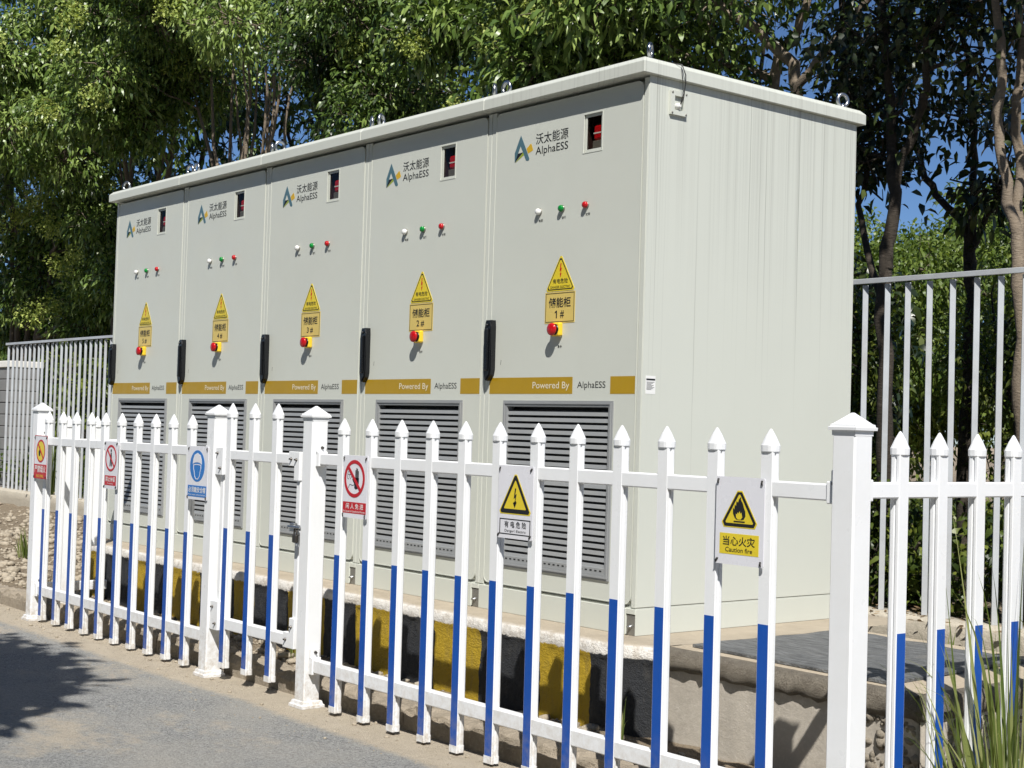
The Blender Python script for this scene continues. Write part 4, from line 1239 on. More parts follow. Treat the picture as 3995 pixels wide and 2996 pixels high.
# block wall end on the far left
wall = tag(empty("block_wall", (-13.2, 2.35, -0.2)), "grey block wall with white coping at the far left", "wall")
for c in range(11):
    z = 0.0 + c * 0.1405
    for j in range(3):
        shared(("blk", (c + j) % 2), "block", lambda: MB().box(-0.40, 0.0, 0.0, 0.36, 0.004, 0.1365, 0.006), M['block'], wall, (-j * 0.404 - (0.0 if c % 2 else 0.0), rnd.uniform(-0.003, 0.003), z))
MB().box(-1.21, -0.006, 0.008, 0.352, 0.0, 1.545).build("mortar", M['dark'], wall)
MB().box(-1.25, 0.012, -0.02, 0.40, 1.546, 1.625, 0.006).build("coping", M['cap_white'], wall)

# ================================================================== RUBBER MAT
bm = bmesh.new()
nx_, ny_ = 24, 22
gr = [[bm.verts.new((0.31 + 0.90 * i / nx_ + 0.02 * (j / ny_) * (i / nx_) * -2, 0.0 - 0.03 * (i / nx_) + 0.86 * j / ny_, 0.012 + 0.004 * math.sin(i * 0.9 + j * 0.3) * math.sin(j * 0.5) * 0.6)) for j in range(ny_ + 1)] for i in range(nx_ + 1)]
for i in range(nx_):
    for j in range(ny_): bm.faces.new((gr[i][j], gr[i + 1][j], gr[i + 1][j + 1], gr[i][j + 1]))
ex = bmesh.ops.extrude_face_region(bm, geom=list(bm.faces))
for e in ex['geom']:
    if isinstance(e, bmesh.types.BMVert): e.co.z -= 0.0095
tag(MB().bm(bm).build("rubber_mat", M['mat']), "flat dark grey rubber mat lying on the plinth beside cabinet 1#", "mat")

# ================================================================== VEGETATION
def leaf_cloud(C, D, T, n_leaf, length, width, droop, spread, g, size_var=0.35, bend=0.35):
    """leaves around the twig points C (n,3) with twig directions D and tones T -> V, F, tone"""
    n = len(C)
    idx = np.repeat(np.arange(n), n_leaf)
    m_ = len(idx)
    base = C[idx] + g.normal(0, 1, (m_, 3)) * spread * np.array([1, 1, 0.8])
    d = D[idx] * 0.55 + g.normal(0, 0.62, (m_, 3))
    d[:, 2] -= droop
    d /= np.linalg.norm(d, axis=1)[:, None] + 1e-9
    upv = np.array([0.25, -0.2, 0.9]) + g.normal(0, 0.62, (m_, 3))
    s = np.cross(d, upv); s /= np.linalg.norm(s, axis=1)[:, None] + 1e-9
    nrm = np.cross(s, d)
    L = length * (1 + g.uniform(-size_var, size_var, m_))[:, None]
    Wd = width * (1 + g.uniform(-size_var, size_var, m_))[:, None]
    dz = np.array([0, 0, -1.0])
    p1 = base + d * L * 0.38 + nrm * L * 0.04
    p2 = base + d * L * 0.72 + dz * L * bend * 0.30
    p3 = base + d * L * 0.98 + dz * L * bend * 0.75
    fold = nrm * Wd * 0.22
    V = np.stack([base, p1 - s * Wd * 0.5 + fold, p1 + s * Wd * 0.5 + fold, p2 - s * Wd * 0.36 + fold, p2 + s * Wd * 0.36 + fold, p3], 1)
    tone = np.clip(T[idx] + g.normal(0, 0.17, m_), 0, 1)
    k = np.arange(m_)[:, None] * 6
    F = np.concatenate([k + [0, 2, 1], k + [1, 2, 4], k + [1, 4, 3], k + [3, 4, 5]], 0)
    return V.reshape(-1, 3), F, np.repeat(tone, 6)

def lobe_points(c, r_, n, g, shell=0.55):
    d = g.normal(0, 1, (n, 3)); d /= np.linalg.norm(d, axis=1)[:, None]
    rr = (shell + (1 - shell) * g.random(n)) ** 0.8
    P = np.array(c) + d * rr[:, None] * np.array(r_)
    return P, d

def limb(p0, p1, g, n=6, wob=0.07):
    p0, p1 = np.array(p0, float), np.array(p1, float)
    L = np.linalg.norm(p1 - p0)
    out = []
    for i in range(n + 1):
        t = i / n
        q = p0 + (p1 - p0) * t + g.normal(0, wob * L * 0.35, 3) * math.sin(math.pi * t)
        q[2] += 0.10 * L * math.sin(math.pi * t) * 0.3
        out.append(q)
    return out

def make_tree(name, label, base, trunks, lobes, leafm, bark, seed, leaf=(0.10, 0.034), per=12, droop=0.45, spread=0.10, tone=0.5, group=None, cat="tree", twigs=0.35, limbs=True, flowers=0, shell=0.5, flower_front=True):
    """trunks: list of (points, radii); lobes: list of (centre, radii, clumps)"""
    g = np.random.default_rng(seed)
    root = tag(empty(name, base), label, cat, group)
    B = np.array(base)
    mb = MB()
    tops = []
    for pts_, rad in trunks:
        # subdivide with small wobble so that stems are never ruler-straight
        P = [np.array(p, float) for p in pts_]
        Q, Rr = [P[0]], [rad[0]]
        for i in range(len(P) - 1):
            L = np.linalg.norm(P[i + 1] - P[i])
            for t in (0.33, 0.66, 1.0):
                q = P[i] + (P[i + 1] - P[i]) * t
                if t < 1: q = q + g.normal(0, 0.012 * L + 0.004, 3)
                Q.append(q); Rr.append((rad[i] + (rad[i + 1] - rad[i]) * t) * g.uniform(0.93, 1.08))
        mb.tube([q - B for q in Q], Rr, 9)
        tops.append((Q, Rr))
    allP, allD, allT = [], [], []
    for c, r_, n in lobes:
        if limbs:
            # a limb from the nearest stem point below
            best = None
            for Q, Rr in tops:
                for q, rq in zip(Q, Rr):
                    dd = np.linalg.norm(np.array(c) - q) + (2.0 if q[2] > c[2] else 0)
                    if best is None or dd < best[0]: best = (dd, q, rq)
            lb = limb(best[1], np.array(c) + np.array([0, 0, r_[2] * 0.25]), g)
            r0 = min(best[2] * 0.8, 0.022 + 0.012 * best[0])
            mb.tube([q - B for q in lb], list(np.linspace(r0, r0 * 0.25, len(lb))), 7)
        P, D = lobe_points(c, r_, n, g, shell)
        t0 = tone + g.normal(0, 0.07)
        allP.append(P); allD.append(D); allT.append(t0 + g.normal(0, 0.16, n))
        if twigs > 0:
            k = int(n * twigs)
            for j in g.choice(n, k, replace=False):
                st = np.array(c) + (P[j] - np.array(c)) * g.uniform(0.0, 0.45) + g.normal(0, 0.05, 3)
                en = P[j] + D[j] * 0.05
                md = (st + en) / 2 + g.normal(0, 0.05, 3)
                mb.tube([st - B, md - B, en - B], [0.008, 0.0055, 0.0025], 4)
    mb.build("trunk", bark, root)
    C = np.concatenate(allP); D = np.concatenate(allD); T = np.concatenate(allT)
    V, F, tn = leaf_cloud(C - B, D, T, per, leaf[0], leaf[1], droop, spread, g)
    obj("crown", mesh_np("crown", V, F, tn), leafm, root)
    if flowers:
        # panicles sit at the lit outer twigs
        score = D @ np.array([0.55, -0.75, 0.35]) + g.uniform(0, 0.5, len(D)) - 0.5 * (C[:, 1] > np.median(C[:, 1]))
        order = np.argsort(-score)
        pick = [order[int(i)] for i in np.linspace(0, len(order) * 0.28, flowers)]
        for i in pick:
            o = shared(("panicle", int(g.integers(3))), "flower_cluster", lambda: panicle_mesh(int(g.integers(99))), M['flower'], root, tuple(C[i] - B + D[i] * 0.16 + np.array([0.10, -0.13, 0.03])))
            o['kind'] = 'stuff'; o.rotation_euler = tuple(g.uniform(-0.6, 0.6, 3)); sc = g.uniform(1.0, 1.7); o.scale = (sc, sc, sc)
    return root

def panicle_mesh(seed):
    g = np.random.default_rng(seed)
    n = 150
    d = g.normal(0, 1, (n, 3)); d /= np.linalg.norm(d, axis=1)[:, None]
    C = d * (g.random(n) ** 0.4)[:, None] * np.array([0.13, 0.13, 0.12]) + np.array([0, 0, 0.03])
    return mesh_np("flower_cluster", *leaf_cloud(C, d, g.uniform(0.2, 0.9, n), 2, 0.024, 0.016, 0.0, 0.006, g))

LG = "leafy trees growing behind the steel fence"
def canopy_tree(seed, x, label, boxes, tone, flowers=0, stems=5, leaf=(0.105, 0.034), per=16, clumps=72, y=3.2, bark=None, lobe=(0.52, 0.5, 0.33), high=None, droop=0.42, density=0.30, base_y=None, r0=0.055, spread=0.075):
    """boxes: (x0, x1, z0, z1, y) regions filled with leaf lobes; high: crown above"""
    g = np.random.default_rng(seed)
    by = base_y if base_y is not None else y + 0.5
    lobes = []
    for x0, x1, z0, z1, yy in boxes:
        n = max(2, int((x1 - x0) * (z1 - z0) / density))
        for k in range(n):
            k2 = g.uniform(0.8, 1.25)
            lobes.append(((g.uniform(x0, x1), yy + g.uniform(-0.7, 0.6), g.uniform(z0, z1)), (lobe[0] * k2, lobe[1] * k2, lobe[2] * k2), int(clumps * g.uniform(0.7, 1.2))))
    zt = max(b[3] for b in boxes); xa = min(b[0] for b in boxes); xb = max(b[1] for b in boxes)
    trunks = []
    for k in range(stems):
        t = (k + 0.5) / stems
        tx = xa + (xb - xa) * (t * 0.8 + 0.1) + g.uniform(-0.2, 0.2)
        ty = by + g.uniform(-0.4, 0.2)
        bx = x + (t - 0.5) * 0.35
        zf = zt * g.uniform(0.75, 0.95)
        P = [(bx, by + g.uniform(-0.1, 0.1), -0.15)]
        for u_ in (0.2, 0.42, 0.62, 0.82, 1.0):
            w_ = u_ ** 1.6
            P.append((bx + (tx - bx) * w_ + g.normal(0, 0.05), by + (ty - by) * w_ + g.normal(0, 0.05), -0.15 + (zf + 0.15) * u_))
        q = g.uniform(0.75, 1.15) * r0
        trunks.append((P, [q, q * 0.9, q * 0.78, q * 0.62, q * 0.45, q * 0.25]))
    root = make_tree("broadleaf_tree", label, (x, by, -0.1), trunks, lobes, M['leaf'], bark or M['bark'], seed, leaf, per, droop, spread, tone, LG, flowers=flowers, twigs=0.3, shell=0.35)
    if high:
        # upper crown out of view, added to shade the leaves behind it
        C, D, T = [], [], []
        for (x0, x1, z0, z1, yy) in high:
            n = int((x1 - x0) * (z1 - z0) * 26)
            C.append(np.stack([g.uniform(x0, x1, n), g.normal(yy, 0.45, n), g.uniform(z0, z1, n)], 1)); D.append(g.normal(0, 0.6, (n, 3))); T.append(g.normal(tone, 0.12, n))
        V, F, tn = leaf_cloud(np.concatenate(C) - np.array((x, by, -0.1)), np.concatenate(D), np.concatenate(T), 9, 0.20, 0.075, 0.4, 0.16, g)
        obj("shade_crown", mesh_np("shade_crown", V, F, tn), M['leaf'], root)
    return root
canopy_tree(101, -16.3, "bushy tree with pale flower heads at the far left edge", [(-18.5, -15.4, 3.9, 5.1, 3.1), (-15.4, -14.2, 4.0, 6.6, 3.1), (-17.5, -13.8, 1.7, 3.9, 4.3)], 0.58, 26, leaf=(0.090, 0.030), per=19)
canopy_tree(102, -12.9, "bright flowering tree above the left end of the steel fence", [(-14.2, -11.0, 3.9, 6.1, 3.0), (-14.0, -12.2, 1.8, 3.7, 4.2)], 0.64, 24, leaf=(0.090, 0.030), per=19)
canopy_tree(103, -9.9, "tree with a fan of thin stems above cabinets 5# and 4#", [(-11.4, -8.5, 4.45, 5.8, 3.1)], 0.62, 6, 12, (0.080, 0.027), 18, 95, r0=0.036, bark=M['bark_pale'])
canopy_tree(104, -7.2, "dense tree with fine dark leaves and many twigs above cabinet 3#", [(-8.7, -5.7, 3.1, 5.0, 3.5)], 0.40, 3, 8, (0.068, 0.024), 20, 115)
canopy_tree(105, -4.4, "leafy tree with large drooping leaves and flower heads above cabinet 2#", [(-5.6, -3.1, 2.9, 4.4, 3.0)], 0.56, 12, 4, (0.095, 0.032), 17, 90)
# second row: shade of its tall crowns, partly put into a darker leaf tone
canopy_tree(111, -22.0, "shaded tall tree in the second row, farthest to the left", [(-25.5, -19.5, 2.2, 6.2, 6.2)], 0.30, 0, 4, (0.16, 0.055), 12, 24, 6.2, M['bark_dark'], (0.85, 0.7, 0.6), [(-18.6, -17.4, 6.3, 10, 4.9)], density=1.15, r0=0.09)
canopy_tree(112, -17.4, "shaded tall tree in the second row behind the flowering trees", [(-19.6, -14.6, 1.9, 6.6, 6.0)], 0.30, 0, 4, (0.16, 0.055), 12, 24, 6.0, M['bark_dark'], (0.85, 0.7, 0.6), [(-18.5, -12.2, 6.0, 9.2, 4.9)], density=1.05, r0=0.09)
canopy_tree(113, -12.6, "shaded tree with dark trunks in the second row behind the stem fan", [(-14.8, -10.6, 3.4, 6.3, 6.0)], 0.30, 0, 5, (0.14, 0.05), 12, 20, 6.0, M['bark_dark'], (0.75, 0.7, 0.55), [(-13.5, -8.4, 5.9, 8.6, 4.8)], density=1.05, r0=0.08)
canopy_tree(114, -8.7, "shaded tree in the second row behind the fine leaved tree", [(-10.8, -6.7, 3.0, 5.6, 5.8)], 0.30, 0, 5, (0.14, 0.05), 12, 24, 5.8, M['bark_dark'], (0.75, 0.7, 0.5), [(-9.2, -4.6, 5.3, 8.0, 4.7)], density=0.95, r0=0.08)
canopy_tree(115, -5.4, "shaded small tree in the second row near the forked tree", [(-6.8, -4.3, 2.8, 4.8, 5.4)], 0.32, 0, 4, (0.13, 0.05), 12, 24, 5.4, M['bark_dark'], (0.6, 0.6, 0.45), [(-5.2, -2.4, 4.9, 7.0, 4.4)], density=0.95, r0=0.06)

# ---- right: separate stems with open crowns and dark glossy leaves
def right_tree(seed, label, trunks, lobes, bark, tone=0.4, leaf=(0.075, 0.034), per=10, leafm=None, high=None):
    b0 = trunks[0][0][0]
    root = make_tree("glossy_leaf_tree", label, (b0[0], b0[1], -0.1), trunks, lobes, leafm or M['leaf_dark'], bark, seed, leaf, per, 0.25, 0.09, tone, LG, twigs=0.5, shell=0.25)
    if high:  # unseen crown overhead, added to shade the leaves below
        g = np.random.default_rng(seed + 5)
        C, D, T = [], [], []
        for (x0, x1, z0, z1, yy) in high:
            n = int((x1 - x0) * (z1 - z0) * 22)
            C.append(np.stack([g.uniform(x0, x1, n), g.normal(yy, 0.3, n), g.uniform(z0, z1, n)], 1)); D.append(g.normal(0, 0.6, (n, 3))); T.append(g.normal(tone, 0.12, n))
        V, F, tn = leaf_cloud(np.concatenate(C) - np.array((b0[0], b0[1], -0.1)), np.concatenate(D), np.concatenate(T), 9, 0.15, 0.06, 0.3, 0.12, g)
        obj("shade_crown", mesh_np("shade_crown", V, F, tn), leafm or M['leaf_dark'], root)
    return root

right_tree(201, "forked tree with pale sunlit branches above cabinet 1#",
    [([(-2.05, 3.2, -0.12), (-2.0, 3.2, 1.6), (-1.97, 3.2, 2.98), (-2.0, 3.2, 3.16), (-2.13, 3.15, 3.29), (-2.24, 3.1, 3.42), (-2.41, 3.0, 3.53), (-2.62, 3.0, 3.75), (-2.8, 2.9, 4.3)], [0.056, 0.048, 0.041, 0.038, 0.034, 0.032, 0.029, 0.025, 0.013]),
     ([(-2.05, 3.2, 2.2), (-2.25, 3.3, 3.05), (-2.22, 3.3, 3.28), (-2.06, 3.3, 3.40), (-1.98, 3.3, 3.6), (-1.9, 3.2, 4.2)], [0.040, 0.036, 0.033, 0.029, 0.026, 0.013]),
     ([(-1.98, 3.2, 2.7), (-1.88, 3.1, 2.98), (-1.74, 3.1, 3.11), (-1.51, 3.1, 3.26), (-1.35, 3.1, 3.42), (-1.1, 3.0, 3.9)], [0.030, 0.028, 0.026, 0.024, 0.021, 0.012])],
    [((-2.5, 3.0, 3.7), (0.8, 0.7, 0.5), 150), ((-2.9, 3.3, 3.2), (0.6, 0.6, 0.55), 150), ((-3.3, 3.2, 3.7), (0.6, 0.6, 0.5), 130), ((-2.1, 3.5, 4.0), (0.7, 0.6, 0.4), 110), ((-2.7, 3.6, 2.8), (0.5, 0.5, 0.4), 110), ((-1.5, 3.3, 3.8), (0.5, 0.6, 0.35), 55)],
    M['bark_pale'], 0.55, (0.080, 0.030), 13, M['leaf'])
right_tree(202, "slim dark stem with few leaves rising behind cabinet 1#",
    [([(-2.0, 3.8, -0.12), (-2.02, 3.8, 2.0), (-2.04, 3.8, 3.1), (-2.10, 3.8, 3.39), (-2.11, 3.8, 3.72), (-2.0, 3.8, 4.5)], [0.040, 0.033, 0.030, 0.026, 0.023, 0.013])],
    [((-2.0, 3.9, 3.3), (0.45, 0.5, 0.35), 45), ((-1.8, 3.9, 4.1), (0.5, 0.5, 0.4), 60)], M['bark_dark'], 0.4)
right_tree(203, "tall dark tree with steep branches right of cabinet 1#",
    [([(-0.84, 2.7, -0.12), (-0.82, 2.65, 0.64), (-0.80, 2.6, 0.99), (-0.81, 2.6, 1.7), (-0.76, 2.6, 2.03), (-0.78, 2.6, 2.3), (-0.80, 2.6, 2.66), (-0.87, 2.6, 3.21), (-0.95, 2.6, 3.9)], [0.056, 0.048, 0.044, 0.038, 0.033, 0.029, 0.024, 0.018, 0.011]),
     ([(-0.795, 2.6, 1.72), (-0.75, 2.6, 2.22), (-0.66, 2.58, 2.37), (-0.58, 2.56, 2.54), (-0.53, 2.55, 2.65), (-0.51, 2.5, 2.91), (-0.36, 2.5, 3.1), (-0.2, 2.5, 3.5)], [0.030, 0.026, 0.025, 0.024, 0.022, 0.017, 0.013, 0.008]),
     ([(-0.88, 2.7, 1.5), (-1.05, 2.75, 1.85), (-1.16, 2.8, 2.13), (-1.10, 2.8, 2.31), (-1.08, 2.8, 2.5)], [0.023, 0.020, 0.018, 0.016, 0.010])],
    [((-0.85, 2.6, 3.05), (0.42, 0.4, 0.30), 54), ((-1.05, 2.7, 2.62), (0.34, 0.4, 0.22), 40), ((-0.55, 2.6, 3.3), (0.45, 0.4, 0.3), 42), ((-1.25, 2.9, 2.95), (0.35, 0.4, 0.3), 36), ((-0.35, 2.7, 2.75), (0.25, 0.3, 0.22), 17), ((-0.7, 2.6, 2.55), (0.2, 0.3, 0.16), 9), ((-1.28, 2.9, 2.45), (0.30, 0.3, 0.20), 44), ((-0.95, 2.7, 2.38), (0.28, 0.3, 0.14), 25), ((-0.45, 2.6, 2.95), (0.3, 0.3, 0.2), 29)],
    M['bark_dark'], 0.36, (0.066, 0.033), 10, high=[(-1.4, 0.9, 3.75, 5.6, 1.9)])
right_tree(204, "crooked tree with a Y shaped stem between two pale trunks",
    [([(-0.84, 3.4, -0.12), (-0.82, 3.4, 0.83), (-0.81, 3.4, 1.21), (-0.80, 3.4, 1.58), (-0.82, 3.4, 1.8), (-0.85, 3.4, 2.04), (-1.02, 3.4, 2.21), (-1.14, 3.4, 2.36), (-1.2, 3.4, 2.56), (-1.3, 3.4, 3.0)], [0.046, 0.041, 0.038, 0.034, 0.032, 0.024, 0.022, 0.020, 0.016, 0.009]),
     ([(-0.81, 3.4, 1.75), (-0.81, 3.4, 1.96), (-0.81, 3.4, 2.32), (-0.80, 3.4, 2.6), (-0.9, 3.4, 3.2)], [0.028, 0.026, 0.022, 0.018, 0.010]),
     ([(-0.81, 3.4, 1.9), (-0.72, 3.38, 2.05), (-0.62, 3.36, 2.15), (-0.55, 3.35, 2.4)], [0.020, 0.018, 0.016, 0.009])],
    [((-0.62, 3.3, 2.22), (0.24, 0.3, 0.20), 34), ((-0.95, 3.4, 2.75), (0.36, 0.4, 0.2), 27), ((-0.55, 3.4, 2.62), (0.25, 0.3, 0.2), 19), ((-1.2, 3.4, 3.2), (0.4, 0.4, 0.3), 31), ((-0.7, 3.4, 3.4), (0.5, 0.4, 0.3), 31)],
    M['bark_dark'], 0.36, (0.075, 0.036), 8)
right_tree(205, "pale twin trunked tree at the right edge",
    [([(0.10, 2.55, -0.12), (0.09, 2.52, 0.67), (0.08, 2.5, 0.99), (0.10, 2.5, 1.31), (0.06, 2.5, 1.70), (0.03, 2.5, 1.9), (-0.04, 2.5, 2.19), (-0.08, 2.5, 2.44), (-0.05, 2.5, 2.65), (-0.06, 2.5, 2.81), (-0.10, 2.5, 3.03), (-0.15, 2.5, 3.8)], [0.048, 0.041, 0.038, 0.037, 0.033, 0.030, 0.026, 0.024, 0.024, 0.022, 0.020, 0.011]),
     ([(0.05, 2.52, 1.7), (0.01, 2.55, 1.98), (0.0, 2.6, 2.12), (-0.03, 2.6, 2.46), (-0.01, 2.6, 2.7), (-0.02, 2.6, 3.03), (0.1, 2.6, 3.7)], [0.030, 0.028, 0.026, 0.024, 0.022, 0.020, 0.011])],
    [((-0.1, 2.7, 3.2), (0.5, 0.4, 0.3), 40), ((0.25, 2.7, 2.6), (0.3, 0.3, 0.4), 22), ((-0.25, 2.9, 2.95), (0.25, 0.3, 0.2), 19), ((0.3, 2.6, 3.2), (0.5, 0.4, 0.4), 27)],
    M['bark_pale'], 0.38, (0.07, 0.034), 8, high=[(-0.4, 1.8, 3.6, 5.2, 2.0)])

# ---- shrubs
SG = "shrubs behind the steel fence"
def shrub(seed, x, y, z0, z1, wide, label, clumps, leafm, tone, leaf=(0.042, 0.021), per=20, deep=0.5, cat="shrub"):
    g = np.random.default_rng(seed)
    trunks = []
    for k in range(4):
        a = g.uniform(0, 6.28)
        trunks.append(([(x + 0.05 * math.cos(a), y + 0.05 * math.sin(a), -0.12), (x + wide * 0.25 * math.cos(a), y + 0.15 * math.sin(a), (z0 + z1) * 0.3), (x + wide * 0.5 * math.cos(a), y + 0.25 * math.sin(a), (z0 + z1) * 0.6)], [0.02, 0.015, 0.008]))
    lobes = []
    for k in range(6):
        lobes.append(((x + wide * g.uniform(-0.6, 0.6), y + deep * g.uniform(-0.5, 0.5), z0 + (z1 - z0) * g.uniform(0.2, 0.85)), (wide * g.uniform(0.4, 0.6), deep * 0.6, (z1 - z0) * g.uniform(0.22, 0.36)), clumps // 6))
    return make_tree("shrub", label, (x, y, -0.1), trunks, lobes, leafm, M['bark_dark'], seed, leaf, per, 0.3, 0.06, tone, SG, cat, twigs=0.3, limbs=False, shell=0.3)
shrub(301, -1.5, 3.1, 0.1, 1.6, 0.55, "leafy shrub close behind the right steel fence beside the cabinet", 360, M['leaf_shrub'], 0.5)
shrub(302, -0.45, 3.6, 0.1, 1.75, 0.55, "yellow green shrub behind the right steel fence, in the middle", 420, M['leaf_shrub'], 0.58)
shrub(303, 0.35, 3.3, 0.0, 1.6, 0.5, "leafy shrub behind the pale trunk at the right edge", 330, M['leaf_shrub'], 0.5)
shrub(304, -0.6, 2.5, -0.1, 0.55, 0.55, "low dark shrub at the foot of the right steel fence", 240, M['leaf_shrub'], 0.34, (0.055, 0.026), 14, 0.3)
shrub(305, 0.45, 2.45, -0.1, 0.50, 0.5, "low dark shrub at the foot of the pale twin trunk", 200, M['leaf_shrub'], 0.36, (0.055, 0.026), 14, 0.3)
shrub(306, -1.4, 2.5, -0.1, 0.75, 0.4, "low dark shrub hidden half by the corner of cabinet 1#", 160, M['leaf_shrub'], 0.34, (0.055, 0.026), 14, 0.3)
shrub(307, -3.1, 4.6, 0.2, 2.6, 0.9, "tall dark shrub behind the trees right of cabinet 1#", 380, M['leaf_dark'], 0.4, (0.11, 0.045), 10, 0.7)
# left side hedge seen through the bars
for i, (x, y, h, w_, t) in enumerate(((-16.6, 3.4, 1.5, 0.9, 0.34), (-14.6, 3.2, 1.3, 0.9, 0.40), (-12.9, 3.3, 1.5, 0.9, 0.46), (-11.2, 3.5, 1.45, 0.9, 0.5), (-9.6, 3.6, 1.5, 0.9, 0.44))):
    shrub(320 + i, x, y, 0.0, h, w_, ["dark shrub left of the block wall", "dark shrub behind the left end of the steel fence", "green shrub behind the left fence bars, third from the left", "green shrub behind the left fence bars, fourth from the left", "green shrub behind the bars next to cabinet 5#"][i], 230, M['leaf_shrub'], t, (0.09, 0.04), 9, 0.5)
# far trees
FG = "far trees beyond the fence"
def far_tree(seed, x, y, zc, wide, tall, label, clumps, tone=0.55, leaf=(0.085, 0.036)):
    g = np.random.default_rng(seed)
    lobes = []
    for k in range(9):
        lobes.append(((x + wide * g.uniform(-0.7, 0.7), y + g.uniform(-0.8, 0.8), zc + tall * g.uniform(-0.7, 0.6)), (wide * g.uniform(0.35, 0.5), 1.0, tall * g.uniform(0.28, 0.42)), clumps // 9))
    return make_tree("far_tree", label, (x, y, -0.1), [([(x, y, -0.15), (x + 0.1, y, zc * 0.6), (x, y, zc)], [0.16, 0.12, 0.06])], lobes, M['leaf_far'], M['bark'], seed, leaf, 18, 0.35, 0.12, tone, FG, twigs=0.1, shell=0.4)
far_tree(401, -7.6, 11.5, 2.15, 1.8, 1.75, "bright yellow green tree far behind the right fence, left one", 1700, 0.62)
far_tree(402, -5.2, 11.0, 2.25, 1.7, 1.65, "bright yellow green tree far behind the pale twin trunk", 1500, 0.55)
far_tree(403, -9.8, 18.0, 3.6, 3.2, 2.5, "dull green distant tree behind the bright ones", 1100, 0.30, (0.15, 0.06))
far_tree(404, -31.0, 9.0, 1.5, 2.6, 1.9, "sunlit distant bush above the left steel fence", 900, 0.60, (0.13, 0.05))
far_tree(405, -27.3, 8.6, 1.4, 2.4, 1.8, "sunlit distant bush right above the left fence, nearer the cabinets", 900, 0.55, (0.12, 0.05))
far_tree(406, -24.3, 8.6, 1.4, 2.2, 1.7, "sunlit distant bush beside the far end of cabinet 5#", 800, 0.5, (0.12, 0.05))

# tree on the near side of the road, out of the picture, whose shade falls on the asphalt
make_tree("roadside_tree", "dense round roadside tree on the near side of the road", (-0.4, -4.9, GZ), [([(-0.4, -4.9, GZ - 0.05), (-0.42, -4.88, 1.2), (-0.48, -4.8, 2.6), (-0.5, -4.7, 3.6)], [0.10, 0.085, 0.07, 0.04])],
    [((-0.25, -4.3, 3.7), (1.2, 1.0, 0.95), 900), ((-0.3, -4.3, 3.65), (0.8, 0.7, 0.6), 500), ((0.45, -4.55, 3.6), (0.85, 0.75, 0.7), 520), ((-0.9, -4.8, 3.7), (1.1, 0.9, 0.8), 400), ((0.15, -4.35, 3.75), (1.1, 0.9, 0.8), 800), ((0.75, -4.9, 3.9), (0.8, 0.7, 0.7), 400), ((0.0, -5.2, 3.4), (1.0, 0.9, 0.7), 350)], M['leaf'], M['bark'], 501, (0.15, 0.08), 14, 0.2, 0.10, 0.5, None, twigs=0.05, shell=0.15)

# unseen trees added behind the viewpoint to block low sky light
for i, (x, y) in enumerate(((-17, -15), (-10.5, -14), (-4, -15), (3, -14.5), (10, -14), (17, -12), (20, -5))):
    g = np.random.default_rng(520 + i)
    make_tree("sky_block_tree", ["added unseen tree blocking the low sky, first of the row", "added unseen tree blocking the low sky, second of the row", "added unseen tree blocking the low sky, third of the row", "added unseen tree blocking the low sky, fourth of the row", "added unseen tree blocking the low sky, fifth of the row", "added unseen tree blocking the low sky, sixth of the row", "added unseen tree blocking the low sky, last of the row"][i], (x, y, GZ),
        [([(x, y, GZ - 0.05), (x + 0.1, y, 1.5), (x, y, 4.0)], [0.17, 0.14, 0.09])],
        [((x + g.uniform(-2.2, 2.2), y + g.uniform(-1, 1), g.uniform(1.2, 12.0)), (2.2, 1.6, 1.8), 62) for _ in range(22)], M['leaf'], M['bark'], 530 + i, (0.45, 0.2), 9, 0.3, 0.35, 0.4, "added trees blocking the low sky", twigs=0.0, shell=0.3)

# ---- grass
def grass_tuft(label, x, y, z, n, h, spread, seed, wide=0.006, lean=(0, 0), name="grass_tuft", group="grass tufts"):
    g = np.random.default_rng(seed)
    VV, FF, TT, k = [], [], [], 0
    S = 7
    for _ in range(n):
        a = g.uniform(0, 6.28); rr = spread * g.random() ** 0.6 * 0.35
        p = np.array([rr * math.cos(a), rr * math.sin(a), 0.0])
        hh = h * g.uniform(0.45, 1.0)
        out = np.array([math.cos(a), math.sin(a), 0]) * g.uniform(0.05, 0.55) + np.array([lean[0], lean[1], 0])
        b_ = g.uniform(0.0, 2 * math.pi)
        side = np.array([math.cos(b_), math.sin(b_), 0])
        w0 = wide * g.uniform(0.6, 1.3)
        curl = g.uniform(0.1, 1.0)
        t0 = g.uniform(0.1, 0.95)
        for i in range(S + 1):
            t = i / S
            q = p + out * hh * (0.35 * t + curl * 0.65 * t ** 2.4) + np.array([0, 0, hh * (t - curl * 0.42 * t ** 3)])
            w_ = w0 * (1 - t ** 1.8) * (0.7 + 0.5 * math.sin(math.pi * min(1, t * 1.4)))
            VV += [q - side * w_, q + side * w_]
            TT += [t0, t0]
        for i in range(S):
            FF += [(k + 2 * i, k + 2 * i + 1, k + 2 * i + 3), (k + 2 * i, k + 2 * i + 3, k + 2 * i + 2)]
        k += 2 * (S + 1)
    o = obj(name, mesh_np(name, np.array(VV), np.array(FF), TT), M['grass'], None, (x, y, z))
    return tag(o, label, "grass", group)
grass_tuft("tall reedy grass clump in the lower right corner by the fence", 1.80, -0.30, -0.40, 72, 0.82, 0.42, 601, 0.0052, (-0.08, 0.0))
grass_tuft("tall loose grass growing between pickets at the right edge", 1.66, -0.05, -0.38, 42, 1.05, 0.40, 602, 0.006, (-0.08, 0.02))
grass_tuft("dry grass tuft at the foot of the far left post", -4.66, -0.52, -0.42, 40, 0.34, 0.20, 603, 0.005, (-0.2, -0.05))
grass_tuft("upper weed tuft growing in the left rubble bank", -6.9, 0.25, -0.30, 60, 0.32, 0.24, 604, 0.006)
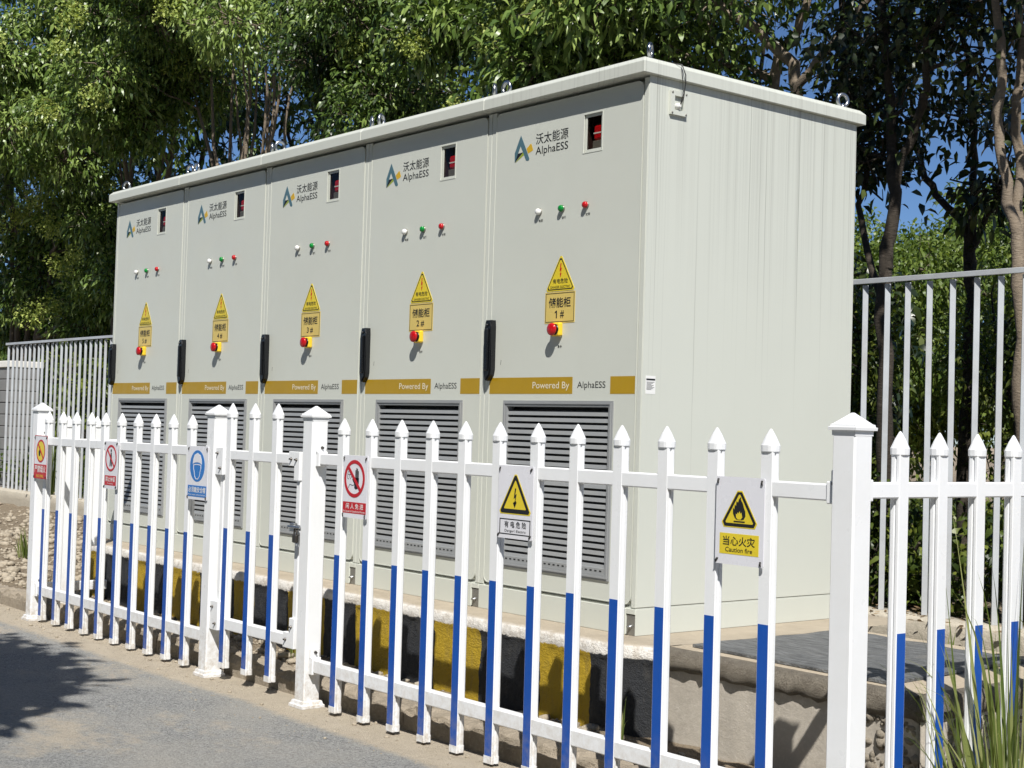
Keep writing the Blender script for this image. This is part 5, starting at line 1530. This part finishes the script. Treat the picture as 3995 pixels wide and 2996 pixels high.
grass_tuft("small weed on the rubble below the steel fence beam", -8.6, 1.55, -0.23, 40, 0.30, 0.2, 605, 0.006)
grass_tuft("small weed behind the first return picket", -5.9, 0.7, -0.28, 36, 0.22, 0.2, 606, 0.006)
grass_tuft("thin weed at the plinth foot behind the gate", -2.0, -0.30, -0.35, 22, 0.20, 0.12, 607, 0.0035)
grass_tuft("thin weed at the plinth foot near the bare concrete", 0.22, -0.28, -0.35, 10, 0.24, 0.08, 608, 0.0035)
grass_tuft("broad leaved grass beside the mat behind the right pickets", 1.15, 1.12, -0.16, 44, 0.42, 0.3, 609, 0.010)
grass_tuft("low grass behind the mat near cabinet 1#", 0.55, 1.2, -0.16, 26, 0.20, 0.22, 610, 0.007)
grass_tuft("tall weed stem climbing the left steel bars", -10.9, 1.98, -0.06, 26, 1.1, 0.08, 611, 0.012)

# ---- low green cover on the ground beyond the steel fence
g = np.random.default_rng(78)
n = 5200
C = np.stack([g.uniform(-30, 3.5, n), 2.25 + 7.5 * g.random(n) ** 1.3, np.full(n, 0.02)], 1)
C[:, 2] += g.random(n) * 0.22
V, F, tn = leaf_cloud(C, np.tile(np.array([[0.0, -0.3, 0.8]]), (n, 1)), g.normal(0.4, 0.15, n), 12, 0.085, 0.036, 0.0, 0.11, g)
tag(obj("ground_cover", mesh_np("ground_cover", V, F, tn), M['leaf_shrub']), "low leafy ground cover on the shaded ground beyond the steel fence", "ground cover", kind="stuff")

# ---- leaf litter by the back beam
g = np.random.default_rng(77)
n = 900
C = np.stack([g.uniform(-3, 3, n), g.normal(2.02, 0.14, n), np.full(n, -0.040)], 1)
C2 = np.stack([g.uniform(-14, 1, 700), g.normal(2.3, 0.25, 700), np.full(700, -0.07)], 1)
C = np.concatenate([C, C2])
V, F, tn = leaf_cloud(C, g.normal(0, 1, (len(C), 3)) * np.array([1, 1, 0.1]), g.uniform(0, 1, len(C)), 1, 0.05, 0.02, 0.0, 0.01, g, bend=0.05)
V[:, 2] = -0.043 + (V[:, 2] + 0.043) * 0.22
tag(obj("leaf_litter", mesh_np("leaf_litter", V, F, tn), M['litter']), "dry brown leaf litter along the foot of the steel fence", "leaf litter", kind="stuff")
